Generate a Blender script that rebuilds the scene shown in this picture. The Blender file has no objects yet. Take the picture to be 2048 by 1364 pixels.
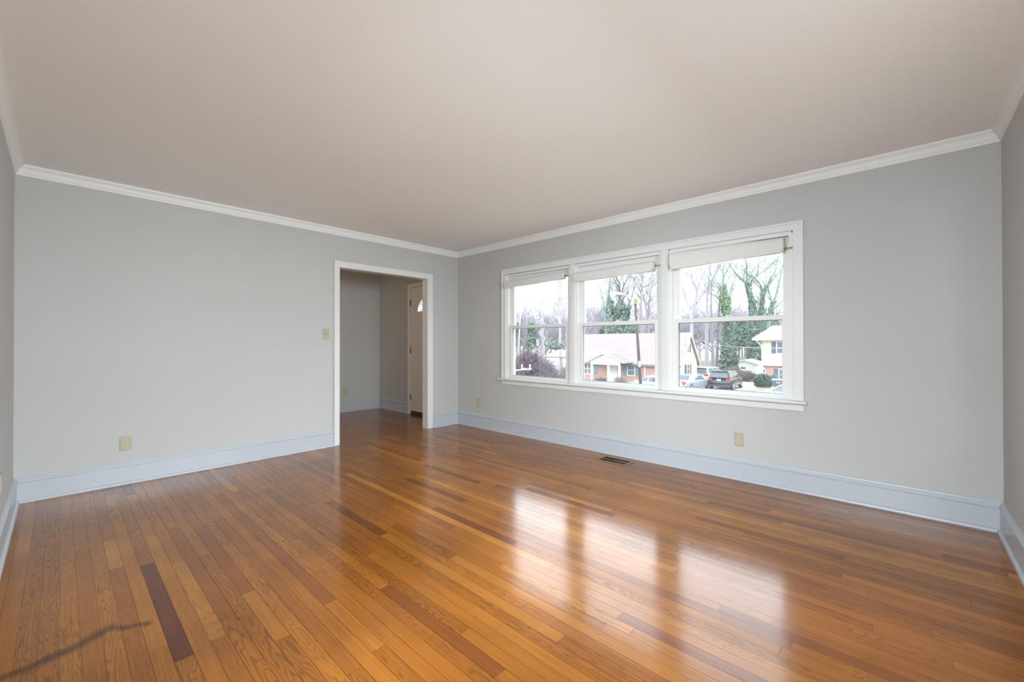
import bpy, bmesh, math, random
from mathutils import Vector, Matrix
C = bpy.context.scene.collection
PI = math.pi

# ------------------------------------------------------------------ camera
FPX, YAW, PITCH, ROLL = 840.5, 0.7495, 0.0045, -0.0013
CAM = Vector((4.5962, -3.818, 1.13))
Fv = Vector((-math.sin(YAW)*math.cos(PITCH), math.cos(YAW)*math.cos(PITCH), math.sin(PITCH)))
R0 = Vector((math.cos(YAW), math.sin(YAW), 0)); U0 = R0.cross(Fv)
Rv = R0*math.cos(ROLL) + U0*math.sin(ROLL); Uv = -R0*math.sin(ROLL) + U0*math.cos(ROLL)
cd = bpy.data.cameras.new('camera'); cam = bpy.data.objects.new('camera', cd); C.objects.link(cam)
cd.sensor_width = 36; cd.lens = FPX/2048*36; cd.clip_start = 0.02; cd.clip_end = 600
M = Matrix((Rv, Uv, -Fv)).transposed().to_4x4(); M.translation = CAM
cam.matrix_world = M
bpy.context.scene.camera = cam

# ------------------------------------------------------------------ world, light, exposure
sc = bpy.context.scene
sc.view_settings.view_transform = 'Standard'; sc.view_settings.look = 'None'
sc.view_settings.gamma = 1; sc.view_settings.use_curve_mapping = False
sc.view_settings.exposure = 0.0
sc.cycles.use_denoising = True
sc.cycles.max_bounces = 12; sc.cycles.diffuse_bounces = 8; sc.cycles.transparent_max_bounces = 24
sc.cycles.sample_clamp_indirect = 8
w = bpy.data.worlds.new('overcast_sky'); sc.world = w; w.use_nodes = True
nt = w.node_tree; nt.nodes.clear()
tc = nt.nodes.new('ShaderNodeTexCoord'); sx = nt.nodes.new('ShaderNodeSeparateXYZ')
nt.links.new(tc.outputs['Generated'], sx.inputs[0])
cr = nt.nodes.new('ShaderNodeValToRGB'); nt.links.new(sx.outputs['Z'], cr.inputs[0])
SKY = [(0.0, .21), (0.16, .24), (0.26, 1.0), (0.48, 1.0), (0.64, .35), (1.0, .28)]
el = cr.color_ramp.elements
while len(el) < len(SKY): el.new(.5)
for e, (p, v) in zip(el, SKY):
    e.position = p; e.color = (v*.91, v*.985, v*1.07, 1)
bg = nt.nodes.new('ShaderNodeBackground'); bg.inputs[1].default_value = 7.6
nt.links.new(cr.outputs[0], bg.inputs[0])
wo = nt.nodes.new('ShaderNodeOutputWorld'); nt.links.new(bg.outputs[0], wo.inputs[0])

def area(name, loc, target, sx_, sy_, power, col=(1, 1, 1), portal=False, spread=PI):
    l = bpy.data.lights.new(name, 'AREA'); l.shape = 'RECTANGLE'; l.size = sx_; l.size_y = sy_
    l.energy = power; l.color = col; l.spread = spread
    if portal: l.cycles.is_portal = True
    o = bpy.data.objects.new(name, l); C.objects.link(o); o.location = loc
    d = Vector(target) - Vector(loc)
    o.rotation_euler = d.to_track_quat('-Z', 'Y').to_euler()
    return o
# added fill light, let in by an unseen opening in the near right wall
area('near_right_fill', (7.2, -2.65, 1.65), (0, -2.65, 1.3), 3.6, 1.2, 385, (.86, .96, 1.0))
# second added fill, for the window wall, from an unseen opening behind the camera
area('behind_camera_fill', (4.7, -6.0, 1.75), (3.6, 0, 1.5), 2.0, 1.1, 215, (.82, .95, 1.0))
# daylight through the three windows in view
area('window_portal', (2.465, .20, 1.34), (2.465, -3, 1.34), 3.1, 1.35, 1, portal=True)

# ------------------------------------------------------------------ helpers
def at(px, py, d):
    return CAM + d*(Fv + Rv*((px-1024)/FPX) - Uv*((py-682)/FPX))
def on_y(px, py, Y):
    v = Fv + Rv*((px-1024)/FPX) - Uv*((py-682)/FPX); return CAM + v*((Y-CAM.y)/v.y)
def on_x(px, py, X):
    v = Fv + Rv*((px-1024)/FPX) - Uv*((py-682)/FPX); return CAM + v*((X-CAM.x)/v.x)
def on_z(px, py, Z):
    v = Fv + Rv*((px-1024)/FPX) - Uv*((py-682)/FPX); return CAM + v*((Z-CAM.z)/v.z)

class MB:
    def __init__(s): s.v = []; s.f = []; s.sm = []
    def add(s, vs, fs, smooth=False):
        n = len(s.v); s.v += [tuple(v) for v in vs]
        s.f += [tuple(i+n for i in f) for f in fs]; s.sm += [smooth]*len(fs); return s
    def box(s, a, b):
        x0, x1 = sorted((a[0], b[0])); y0, y1 = sorted((a[1], b[1])); z0, z1 = sorted((a[2], b[2]))
        return s.add([(x0,y0,z0),(x1,y0,z0),(x1,y1,z0),(x0,y1,z0),(x0,y0,z1),(x1,y0,z1),(x1,y1,z1),(x0,y1,z1)],
            [(0,3,2,1),(4,5,6,7),(0,1,5,4),(1,2,6,5),(2,3,7,6),(3,0,4,7)])
    def quad(s, a, b, c, d): return s.add([a, b, c, d], [(0,1,2,3)])
    def tube(s, pts, rad, n=8, caps=True, smooth=True):
        pts = [Vector(p) for p in pts]
        if not hasattr(rad, '__len__'): rad = [rad]*len(pts)
        vs = []; fs = []
        for i, p in enumerate(pts):
            t = (pts[min(i+1, len(pts)-1)] - pts[max(i-1, 0)])
            if t.length < 1e-9: t = Vector((0,0,1))
            t.normalize()
            u = t.cross(Vector((0,0,1)) if abs(t.z) < .9 else Vector((1,0,0))).normalized(); w_ = t.cross(u)
            for k in range(n):
                a = 2*PI*k/n; vs.append(p + (u*math.cos(a) + w_*math.sin(a))*rad[i])
        for i in range(len(pts)-1):
            for k in range(n):
                fs.append((i*n+k, i*n+(k+1) % n, (i+1)*n+(k+1) % n, (i+1)*n+k))
        s.add(vs, fs, smooth)
        if caps:
            m = len(s.v)-len(vs)
            s.f += [tuple(m+k for k in range(n))[::-1], tuple(m+(len(pts)-1)*n+k for k in range(n))]; s.sm += [False, False]
        return s
    def prism(s, poly, axis, a, b):     # poly of 2D points, extruded along axis
        def mk(p, t):
            return {'x': (t, p[0], p[1]), 'y': (p[0], t, p[1]), 'z': (p[0], p[1], t)}[axis]
        n = len(poly)
        return s.add([mk(p, a) for p in poly] + [mk(p, b) for p in poly],
            [tuple(range(n))[::-1], tuple(range(n, 2*n))] + [(k, (k+1) % n, n+(k+1) % n, n+k) for k in range(n)])
    def build(s, name, mat, parent=None, bevel=0, loc=None):
        me = bpy.data.meshes.new(name); me.from_pydata(s.v, [], s.f)
        me.polygons.foreach_set('use_smooth', s.sm)
        bm = bmesh.new(); bm.from_mesh(me)
        bmesh.ops.recalc_face_normals(bm, faces=bm.faces)
        if bevel:
            bmesh.ops.remove_doubles(bm, verts=bm.verts, dist=1e-5)
            bmesh.ops.bevel(bm, geom=[e for e in bm.edges if len(e.link_faces) == 2 and e.calc_face_angle(0) > .5],
                            offset=bevel, segments=2, affect='EDGES', profile=.5)
        bm.to_mesh(me); bm.free()
        me.materials.append(mat)
        o = bpy.data.objects.new(name, me); C.objects.link(o)
        if loc is not None:
            off = Vector(loc); me.transform(Matrix.Translation(-off)); o.location = off
        if parent: o.parent = parent; 
        if parent and loc is None:
            off = Vector((0,0,0)); p = parent
            while p: off = off + p.location; p = p.parent
            if off.length > 0: me.transform(Matrix.Translation(-off))
        return o

def empty(name, loc=(0,0,0)):
    o = bpy.data.objects.new(name, None); C.objects.link(o); o.location = loc; o.empty_display_size = .1
    return o
def tag(o, label=None, cat=None, group=None, kind=None):
    if label: o['label'] = label
    if cat: o['category'] = cat
    if group: o['group'] = group
    if kind: o['kind'] = kind
    return o
def struct(o, label=None):
    o['kind'] = 'structure'
    if label: o['label'] = label
    return o

# ------------------------------------------------------------------ materials
def mat(name, col, rough=.6, metal=0, noise=0, nscale=30, bump=0, bscale=200, spec=.5, coat=0, emis=None, trans=0):
    m = bpy.data.materials.new(name); m.use_nodes = True; n = m.node_tree; b = n.nodes['Principled BSDF']
    b.inputs['Base Color'].default_value = (*col, 1); b.inputs['Roughness'].default_value = rough
    b.inputs['Metallic'].default_value = metal; b.inputs['Specular IOR Level'].default_value = spec
    b.inputs['Coat Weight'].default_value = coat; b.inputs['Transmission Weight'].default_value = trans
    t = n.nodes.new('ShaderNodeTexCoord')
    if noise:
        nz = n.nodes.new('ShaderNodeTexNoise'); nz.inputs['Scale'].default_value = nscale; nz.inputs['Detail'].default_value = 4
        n.links.new(t.outputs['Object'], nz.inputs['Vector'])
        mx = n.nodes.new('ShaderNodeMix'); mx.data_type = 'RGBA'
        mx.inputs[6].default_value = (*[c*(1-noise) for c in col], 1); mx.inputs[7].default_value = (*[min(1, c*(1+noise)) for c in col], 1)
        n.links.new(nz.outputs['Fac'], mx.inputs[0]); n.links.new(mx.outputs[2], b.inputs['Base Color'])
    if bump:
        nb = n.nodes.new('ShaderNodeTexNoise'); nb.inputs['Scale'].default_value = bscale
        n.links.new(t.outputs['Object'], nb.inputs['Vector'])
        bp = n.nodes.new('ShaderNodeBump'); bp.inputs['Strength'].default_value = bump; bp.inputs['Distance'].default_value = .002
        n.links.new(nb.outputs['Fac'], bp.inputs['Height']); n.links.new(bp.outputs[0], b.inputs['Normal'])
    if emis:
        b.inputs['Emission Color'].default_value = (*emis[0], 1); b.inputs['Emission Strength'].default_value = emis[1]
    return m

def brick_mat(name, c1, c2, mortar, scale=1.0):
    m = bpy.data.materials.new(name); m.use_nodes = True; n = m.node_tree; b = n.nodes['Principled BSDF']
    t = n.nodes.new('ShaderNodeTexCoord'); mp = n.nodes.new('ShaderNodeMapping'); mp.inputs['Rotation'].default_value = (PI/2, 0, 0)
    n.links.new(t.outputs['Object'], mp.inputs[0])
    br = n.nodes.new('ShaderNodeTexBrick'); n.links.new(mp.outputs[0], br.inputs['Vector'])
    br.inputs['Color1'].default_value = (*c1, 1); br.inputs['Color2'].default_value = (*c2, 1); br.inputs['Mortar'].default_value = (*mortar, 1)
    br.inputs['Scale'].default_value = scale; br.inputs['Brick Width'].default_value = .22; br.inputs['Row Height'].default_value = .075
    br.inputs['Mortar Size'].default_value = .012
    n.links.new(br.outputs[0], b.inputs['Base Color']); b.inputs['Roughness'].default_value = .9
    return m

def siding_mat(name, col, pitch=.15, dark=.8):
    m = mat(name, col, .7); n = m.node_tree; b = n.nodes['Principled BSDF']
    t = n.nodes.new('ShaderNodeTexCoord'); s = n.nodes.new('ShaderNodeSeparateXYZ'); n.links.new(t.outputs['Object'], s.inputs[0])
    d = n.nodes.new('ShaderNodeMath'); d.operation = 'DIVIDE'; d.inputs[1].default_value = pitch; n.links.new(s.outputs['Z'], d.inputs[0])
    f = n.nodes.new('ShaderNodeMath'); f.operation = 'FRACT'; n.links.new(d.outputs[0], f.inputs[0])
    r = n.nodes.new('ShaderNodeValToRGB'); n.links.new(f.outputs[0], r.inputs[0])
    r.color_ramp.elements[0].position = .05; r.color_ramp.elements[0].color = (*[c*dark for c in col], 1)
    r.color_ramp.elements[1].position = .15; r.color_ramp.elements[1].color = (*col, 1)
    n.links.new(r.outputs[0], b.inputs['Base Color']); return m

def shingle_mat(name, col):
    m = mat(name, col, .95); n = m.node_tree; b = n.nodes['Principled BSDF']
    t = n.nodes.new('ShaderNodeTexCoord'); br = n.nodes.new('ShaderNodeTexBrick'); n.links.new(t.outputs['Object'], br.inputs['Vector'])
    br.inputs['Color1'].default_value = (*col, 1); br.inputs['Color2'].default_value = (*[c*.9 for c in col], 1); br.inputs['Mortar'].default_value = (*[c*.75 for c in col], 1)
    br.inputs['Scale'].default_value = 1; br.inputs['Brick Width'].default_value = .9; br.inputs['Row Height'].default_value = .16; br.inputs['Mortar Size'].default_value = .012
    n.links.new(br.outputs[0], b.inputs['Base Color']); return m

def glass_mat(name, tint=(1,1,1), refl=1.5, rough=0.0):
    m = bpy.data.materials.new(name); m.use_nodes = True; n = m.node_tree; n.nodes.clear()
    tr = n.nodes.new('ShaderNodeBsdfTransparent'); tr.inputs[0].default_value = (*tint, 1)
    gl = n.nodes.new('ShaderNodeBsdfGlossy'); gl.inputs['Roughness'].default_value = rough
    fr = n.nodes.new('ShaderNodeFresnel'); ge = n.nodes.new('ShaderNodeNewGeometry'); ir = n.nodes.new('ShaderNodeMapRange')
    ir.inputs[3].default_value = refl; ir.inputs[4].default_value = 1/refl       # same reflectance on the way out of the pane
    n.links.new(ge.outputs['Backfacing'], ir.inputs[0]); n.links.new(ir.outputs[0], fr.inputs[0])
    mx = n.nodes.new('ShaderNodeMixShader'); o = n.nodes.new('ShaderNodeOutputMaterial')
    n.links.new(fr.outputs[0], mx.inputs[0]); n.links.new(tr.outputs[0], mx.inputs[1]); n.links.new(gl.outputs[0], mx.inputs[2]); n.links.new(mx.outputs[0], o.inputs[0])
    return m

def screen_mat():
    m = bpy.data.materials.new('insect_screen'); m.use_nodes = True; n = m.node_tree; n.nodes.clear()
    tr = n.nodes.new('ShaderNodeBsdfTransparent'); df = n.nodes.new('ShaderNodeBsdfDiffuse'); df.inputs[0].default_value = (.25, .27, .29, 1)
    mx = n.nodes.new('ShaderNodeMixShader'); mx.inputs[0].default_value = .16; o = n.nodes.new('ShaderNodeOutputMaterial')
    n.links.new(tr.outputs[0], mx.inputs[1]); n.links.new(df.outputs[0], mx.inputs[2]); n.links.new(mx.outputs[0], o.inputs[0])
    return m

WALLC = (.51, .505, .495)
M_wall = mat('grey_wall_paint', WALLC, .62, noise=.015, nscale=3, bump=.15, bscale=300, spec=.3)
M_ceil = mat('ceiling_paint', (.89, .90, .88), .9, noise=.012, nscale=2, bump=.2, bscale=150, spec=.2)
M_trim = mat('white_semigloss_trim', (.72, .72, .715), .32, noise=.01, nscale=8)
M_crown = mat('crown_trim_paint_lit', (.84, .84, .83), .45, noise=.01, nscale=8)  # same paint as the other trim, lightened for the light the crown catches
M_base = mat('baseboard_trim_paint_shaded', (.48, .51, .55), .3, noise=.01, nscale=8)  # same trim paint, darkened and cooled to hold dimmer daylight in its colour
M_sash = mat('white_window_paint', (.76, .76, .745), .4, noise=.01, nscale=8)
M_ext = mat('white_exterior_paint', (.75, .76, .77), .5)
M_glass = glass_mat('window_glass')
M_screen = screen_mat()
M_gasket = mat('dark_gasket', (.12, .12, .12), .6)
M_shade = mat('cream_shade_fabric', (.72, .71, .69), .85, noise=.03, nscale=40, bump=.3, bscale=60)
M_brass = mat('brass', (.55, .30, .10), .35, metal=1)
M_ivory = mat('ivory_plastic', (.45, .405, .29), .4, noise=.02)
M_ivory2 = mat('ivory_plastic_light', (.53, .485, .37), .4)
M_dark = mat('dark_slot', (.03, .025, .02), .7)
M_hinge = mat('dull_steel', (.25, .23, .20), .4, metal=.9)
M_door = mat('door_paint', (.84, .80, .76), .4, noise=.01)
M_thr = mat('dark_bronze_threshold', (.05, .035, .03), .5)
M_vent = mat('brown_vent_metal', (.30, .19, .11), .45, metal=.2, noise=.1)
M_ventd = mat('dark_brown_vent_slats', (.08, .055, .035), .5, metal=.2)

def floor_mat():
    m = bpy.data.materials.new('oak_strip_floor'); m.use_nodes = True; n = m.node_tree; b = n.nodes['Principled BSDF']
    L = n.links.new
    def node(t, **k):
        x = n.nodes.new(t)
        for a, v in k.items(): setattr(x, a, v)
        return x
    uv = node('ShaderNodeUVMap'); uv.uv_map = 'UVMap'
    att = node('ShaderNodeAttribute'); att.attribute_name = 'tone'
    sepa = node('ShaderNodeSeparateColor'); L(att.outputs['Color'], sepa.inputs[0])
    # fine grain
    mp = node('ShaderNodeMapping'); mp.inputs['Scale'].default_value = (3, 160, 1); L(uv.outputs[0], mp.inputs[0])
    n1 = node('ShaderNodeTexNoise'); n1.inputs['Scale'].default_value = 1; n1.inputs['Detail'].default_value = 5; n1.inputs['Roughness'].default_value = .6; L(mp.outputs[0], n1.inputs[0])
    # cathedral grain
    mp2 = node('ShaderNodeMapping'); mp2.inputs['Scale'].default_value = (1.3, 14, 1); L(uv.outputs[0], mp2.inputs[0])
    n2 = node('ShaderNodeTexNoise'); n2.inputs['Scale'].default_value = 1.6; n2.inputs['Detail'].default_value = 2; n2.inputs['Roughness'].default_value = .35; n2.inputs['Distortion'].default_value = .4; L(mp2.outputs[0], n2.inputs[0])
    ml = node('ShaderNodeMath', operation='MULTIPLY'); ml.inputs[1].default_value = 95; L(n2.outputs['Fac'], ml.inputs[0])
    sn = node('ShaderNodeMath', operation='SINE'); L(ml.outputs[0], sn.inputs[0])
    rg = node('ShaderNodeMapRange'); rg.inputs[1].default_value = .15; rg.inputs[2].default_value = 1.0; rg.inputs[3].default_value = 0; rg.inputs[4].default_value = 1; L(sn.outputs[0], rg.inputs[0])
    gm = node('ShaderNodeMath', operation='MULTIPLY'); L(rg.outputs[0], gm.inputs[0]); L(sepa.outputs['Green'], gm.inputs[1])
    # tone ramp
    cr = node('ShaderNodeValToRGB'); L(sepa.outputs['Red'], cr.inputs[0])
    e = cr.color_ramp.elements
    e[0].position = 0; e[0].color = (.125, .033, .010, 1); e[1].position = 1; e[1].color = (.43, .172, .026, 1)
    x = e.new(.3); x.color = (.225, .070, .012, 1)
    x = e.new(.62); x.color = (.325, .112, .014, 1)
    # grain darkening
    g1 = node('ShaderNodeMapRange'); g1.inputs[1].default_value = .3; g1.inputs[2].default_value = .7; g1.inputs[3].default_value = .78; g1.inputs[4].default_value = 1.14; L(n1.outputs['Fac'], g1.inputs[0])
    v1 = node('ShaderNodeVectorMath', operation='SCALE'); L(cr.outputs[0], v1.inputs[0]); L(g1.outputs[0], v1.inputs['Scale'])
    g2 = node('ShaderNodeMapRange'); g2.inputs[1].default_value = 0; g2.inputs[2].default_value = 1; g2.inputs[3].default_value = 1; g2.inputs[4].default_value = .48; L(gm.outputs[0], g2.inputs[0])
    v2 = node('ShaderNodeVectorMath', operation='SCALE'); L(v1.outputs[0], v2.inputs[0]); L(g2.outputs[0], v2.inputs['Scale'])
    # worn patches
    tco = node('ShaderNodeTexCoord')
    n4 = node('ShaderNodeTexNoise'); n4.inputs['Scale'].default_value = 1.7; n4.inputs['Detail'].default_value = 3; L(tco.outputs['Object'], n4.inputs[0])
    g4 = node('ShaderNodeMapRange'); g4.inputs[1].default_value = .3; g4.inputs[2].default_value = .7; g4.inputs[3].default_value = .76; g4.inputs[4].default_value = 1.14; L(n4.outputs['Fac'], g4.inputs[0])
    v3 = node('ShaderNodeVectorMath', operation='SCALE'); L(v2.outputs[0], v3.inputs[0]); L(g4.outputs[0], v3.inputs['Scale'])
    # dark water stain running across the boards
    sp = node('ShaderNodeSeparateXYZ')
    wob = node('ShaderNodeTexNoise'); wob.inputs['Scale'].default_value = 9; L(tco.outputs['Object'], wob.inputs[0])
    sub = node('ShaderNodeVectorMath', operation='SUBTRACT'); L(wob.outputs['Color'], sub.inputs[0]); sub.inputs[1].default_value = (.5, .5, .5)
    sc2 = node('ShaderNodeVectorMath', operation='SCALE'); sc2.inputs['Scale'].default_value = .07; L(sub.outputs[0], sc2.inputs[0])
    ad = node('ShaderNodeVectorMath', operation='ADD'); L(tco.outputs['Object'], ad.inputs[0]); L(sc2.outputs[0], ad.inputs[1])
    L(ad.outputs[0], sp.inputs[0])
    def seg(a, b_, wd):
        ax, ay = a; dx, dy = b_[0]-ax, b_[1]-ay; l2 = dx*dx+dy*dy
        px = node('ShaderNodeMath', operation='SUBTRACT'); L(sp.outputs['X'], px.inputs[0]); px.inputs[1].default_value = ax
        py = node('ShaderNodeMath', operation='SUBTRACT'); L(sp.outputs['Y'], py.inputs[0]); py.inputs[1].default_value = ay
        m1 = node('ShaderNodeMath', operation='MULTIPLY'); L(px.outputs[0], m1.inputs[0]); m1.inputs[1].default_value = dx/l2
        m2 = node('ShaderNodeMath', operation='MULTIPLY_ADD'); L(py.outputs[0], m2.inputs[0]); m2.inputs[1].default_value = dy/l2; L(m1.outputs[0], m2.inputs[2]); m2.use_clamp = True
        ex = node('ShaderNodeMath', operation='MULTIPLY_ADD'); L(m2.outputs[0], ex.inputs[0]); ex.inputs[1].default_value = -dx; L(px.outputs[0], ex.inputs[2])
        ey = node('ShaderNodeMath', operation='MULTIPLY_ADD'); L(m2.outputs[0], ey.inputs[0]); ey.inputs[1].default_value = -dy; L(py.outputs[0], ey.inputs[2])
        cb = node('ShaderNodeCombineXYZ'); L(ex.outputs[0], cb.inputs[0]); L(ey.outputs[0], cb.inputs[1])
        ln = node('ShaderNodeVectorMath', operation='LENGTH'); L(cb.outputs[0], ln.inputs[0])
        mr = node('ShaderNodeMapRange'); mr.interpolation_type = 'SMOOTHSTEP'; mr.inputs[1].default_value = 0; mr.inputs[2].default_value = wd; mr.inputs[3].default_value = 1; mr.inputs[4].default_value = 0; L(ln.outputs['Value'], mr.inputs[0])
        return mr.outputs[0]
    P = [on_z(*p, 0) for p in ((-20,1368),(60,1335),(150,1295),(205,1262),(290,1250))]
    outs = [seg((P[i].x, P[i].y), (P[i+1].x, P[i+1].y), (.05, .045, .05, .03)[i]) for i in range(4)]
    cur = outs[0]
    for o_ in outs[1:]:
        mxm = node('ShaderNodeMath', operation='MAXIMUM'); L(cur, mxm.inputs[0]); L(o_, mxm.inputs[1]); cur = mxm.outputs[0]
    st = node('ShaderNodeMapRange'); st.inputs[3].default_value = 1; st.inputs[4].default_value = .38; L(cur, st.inputs[0])
    v4 = node('ShaderNodeVectorMath', operation='SCALE'); L(v3.outputs[0], v4.inputs[0]); L(st.outputs[0], v4.inputs['Scale'])
    L(v4.outputs[0], b.inputs['Base Color'])
    # gloss
    n5 = node('ShaderNodeTexNoise'); n5.inputs['Scale'].default_value = 4; n5.inputs['Detail'].default_value = 4; L(tco.outputs['Object'], n5.inputs[0])
    r5 = node('ShaderNodeMapRange'); r5.inputs[3].default_value = .11; r5.inputs[4].default_value = .20; L(n5.outputs['Fac'], r5.inputs[0])
    L(r5.outputs[0], b.inputs['Coat Roughness']); b.inputs['Roughness'].default_value = .34
    b.inputs['Coat Weight'].default_value = 1.0; b.inputs['Coat IOR'].default_value = 1.5; b.inputs['Specular IOR Level'].default_value = 0.0
    bp = node('ShaderNodeBump'); bp.inputs['Strength'].default_value = .10; bp.inputs['Distance'].default_value = .001
    L(n1.outputs['Fac'], bp.inputs['Height'])
    n6 = node('ShaderNodeTexNoise'); n6.inputs['Scale'].default_value = 1; n6.inputs['Detail'].default_value = 1
    mp6 = node('ShaderNodeMapping'); mp6.inputs['Scale'].default_value = (3, 22, 1); L(uv.outputs[0], mp6.inputs[0]); L(mp6.outputs[0], n6.inputs[0])
    bp2 = node('ShaderNodeBump'); bp2.inputs['Strength'].default_value = .25; bp2.inputs['Distance'].default_value = .0012; L(n6.outputs['Fac'], bp2.inputs['Height']); L(bp.outputs[0], bp2.inputs['Normal'])
    L(bp2.outputs[0], b.inputs['Normal']); L(bp2.outputs[0], b.inputs['Coat Normal'])
    return m

# ------------------------------------------------------------------ the room
W, LEN, H = 5.0297, 4.0421, 2.40
FX, FY = -2.13, -3.0            # foyer extents

# floor: strip boards running parallel to the window wall
def make_floor():
    rng = random.Random(7); PW = .0555
    vs = []; fs = []; uvs = []; tones = []
    def addq(x0, x1, y0, y1, z, tone, cath, du, dv):
        i = len(vs); vs.extend([(x0,y0,z),(x1,y0,z),(x1,y1,z),(x0,y1,z)]); fs.append((i,i+1,i+2,i+3))
        uvs.extend([(x0+du,y0+dv),(x1+du,y0+dv),(x1+du,y1+dv),(x0+du,y1+dv)]); tones.extend([(tone, cath, 0, 1)]*4)
    addq(FX-.2, W+.1, -LEN-.1, .1, -.0015, 0.0, 0, 0, 0)
    fixed = {}          # row -> (x0, x1, tone): boards that stand out in the photograph
    for (y, x0, x1, t) in ((-3.512, 1.761, 2.705, .02), ):
        fixed[round((y+3.485)/PW - .5)] = (x0, x1, t)
    k = -12
    g = .0005
    for k in range(-11, 65):
        y0 = -3.485 + k*PW; y1 = y0+PW
        x = FX - rng.random()*1.2
        fx = fixed.get(k)
        while x < W+.05:
            ln = rng.choice((.45,.7,.9,1.2,1.5,1.9))*rng.uniform(.8,1.2)
            x1 = x+ln
            if fx and x < fx[0] < x1: x1 = fx[0]
            if fx and abs(x-fx[0]) < 1e-6: x1 = fx[1]
            r = rng.random()
            t = rng.gauss(.58, .11) if r > .06 else rng.uniform(.15, .35)
            if r > .95: t = .95
            if t < .35: x1 = min(x1, x+.75)
            c = 0 if rng.random() < .5 else rng.uniform(.2, .75)
            if fx and abs(x-fx[0]) < 1e-6: t = fx[2]; c = .3
            addq(x+g*.8, x1-g*.8, y0+g, y1-g, 0, min(1, max(0, t)), c, rng.random()*40, rng.random()*40)
            x = x1
    me = bpy.data.meshes.new('floor'); me.from_pydata(vs, [], fs)
    ul = me.uv_layers.new(name='UVMap'); ca = me.color_attributes.new('tone', 'FLOAT_COLOR', 'CORNER')
    me.uv_layers['UVMap'].data.foreach_set('uv', [c for u in uvs for c in u])
    me.color_attributes['tone'].data.foreach_set('color', [c for t in tones for c in t])
    me.materials.append(floor_mat())
    o = bpy.data.objects.new('floor', me); C.objects.link(o); struct(o, 'glossy reddish brown oak strip floor')
make_floor()
struct(MB().box((FX-.3, -LEN-.4, -.2), (W+.3, .16, -.002)).build('floor_slab', M_dark))

struct(MB().box((-.12, -LEN-.3, H), (W+.2, .16, H+.2)).build('ceiling', M_ceil), 'smooth off white ceiling')
struct(MB().box((FX-.2, FY-.2, H), (-.12, .16, H+.2)).build('ceiling', M_ceil), 'entry hall ceiling')

DO0, DO1, DOZ = -1.706, -.527, 1.972         # doorway clear opening on the left wall
wl = MB().box((-.08, -LEN-.3, 0), (0, DO0-.012, H)).box((-.08, DO1+.012, 0), (0, 0, H)).box((-.08, DO0-.012, DOZ+.012), (0, DO1+.012, H))
struct(wl.build('wall_left', M_wall), 'grey wall with the cased doorway')
WX0, WX1, WZ0, WZ1 = .945, 3.985, .685, 1.985
wr = MB().box((-.12, 0, 0), (WX0, .16, H)).box((WX1, 0, 0), (W+.2, .16, H)).box((WX0, 0, 0), (WX1, .16, WZ0)).box((WX0, 0, WZ1), (WX1, .16, H))
struct(wr.build('wall_right', M_wall), 'grey wall with the triple window')
# near right wall, with an unseen opening, added to let the fill light in
CY0, CY1, CZ0, CZ1 = -3.75, -1.50, .70, 1.92
wd = MB().box((W, -LEN-.3, 0), (W+.2, CY0, H)).box((W, CY1, 0), (W+.2, 0, H)).box((W, CY0, 0), (W+.2, CY1, CZ0)).box((W, CY0, CZ1), (W+.2, CY1, H))
struct(wd.build('wall_near_right', M_wall), 'narrow sliver of grey wall at the right edge')
# near left wall, with an unseen opening behind the camera, placed for the second fill
struct(MB().box((0, -LEN-.2, 0), (3.45, -LEN, H)).box((4.95, -LEN-.2, 0), (W, -LEN, H)).box((3.45, -LEN-.2, 2.0), (4.95, -LEN, H)).build('wall_near_left', M_wall), 'narrow sliver of grey wall at the left edge')
# foyer shell
FDX0, FDX1, FDZ = -1.19, -.22, 2.025        # front door rough opening
wf = MB().box((FX-.2, 0, 0), (FDX0, .16, H)).box((FDX1, 0, 0), (-.12, .16, H)).box((FDX0, 0, FDZ), (FDX1, .16, H))
struct(wf.build('wall_foyer_front', M_wall), 'entry hall wall holding the front door')
struct(MB().box((FX-.2, FY-.2, 0), (FX, 0, H)).build('wall_foyer_left', M_wall), 'entry hall far wall')
struct(MB().box((FX, FY-.2, 0), (-.12, FY, H)).build('wall_foyer_near', M_wall), 'entry hall near wall')

# mouldings: profile = (distance out from wall, z)
CROWN = [(0,2.3277),(.006,2.3277),(.008,2.334),(.008,2.338),(.013,2.341),(.015,2.346),(.014,2.350),(.018,2.353),(.022,2.366),(.030,2.378),(.038,2.384),(.040,2.386),(.040,2.390),(.045,2.391),(.046,2.40),(0,2.40)]
BASE = [(0,0),(.031,0),(.031,.006),(.028,.014),(.022,.019),(.017,.021),(.017,.139),(.011,.140),(.011,.145),(.021,.147),(.021,.158),(.016,.166),(.011,.170),(.009,.176),(.005,.179),(0,.179)]
def sweep(name, prof, a, b, nrm, ma=0, mb=0, label=None, m=M_trim):
    """run prof from a to b (2D points on the wall face); nrm points into the room; ma/mb = +1 inside-corner mitre"""
    a = Vector((*a, 0)); b = Vector((*b, 0)); nrm = Vector((*nrm, 0)); t = (b-a).normalized()
    vs = []
    for p, mit, sg in ((a, ma, 1), (b, mb, -1)):
        for (o_, z) in prof: vs.append(p + nrm*o_ + t*(sg*mit*o_) + Vector((0,0,z)))
    n = len(prof)
    mbx = MB().add(vs, [tuple(range(n)), tuple(range(n, 2*n))[::-1]] + [(k, (k+1) % n, n+(k+1) % n, n+k) for k in range(n)])
    return struct(mbx.build(name, m), label)
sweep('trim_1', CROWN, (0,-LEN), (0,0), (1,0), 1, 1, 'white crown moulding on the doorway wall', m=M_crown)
sweep('trim_2', CROWN, (0,0), (W,0), (0,-1), 1, 1, 'white crown moulding on the window wall', m=M_crown)
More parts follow.
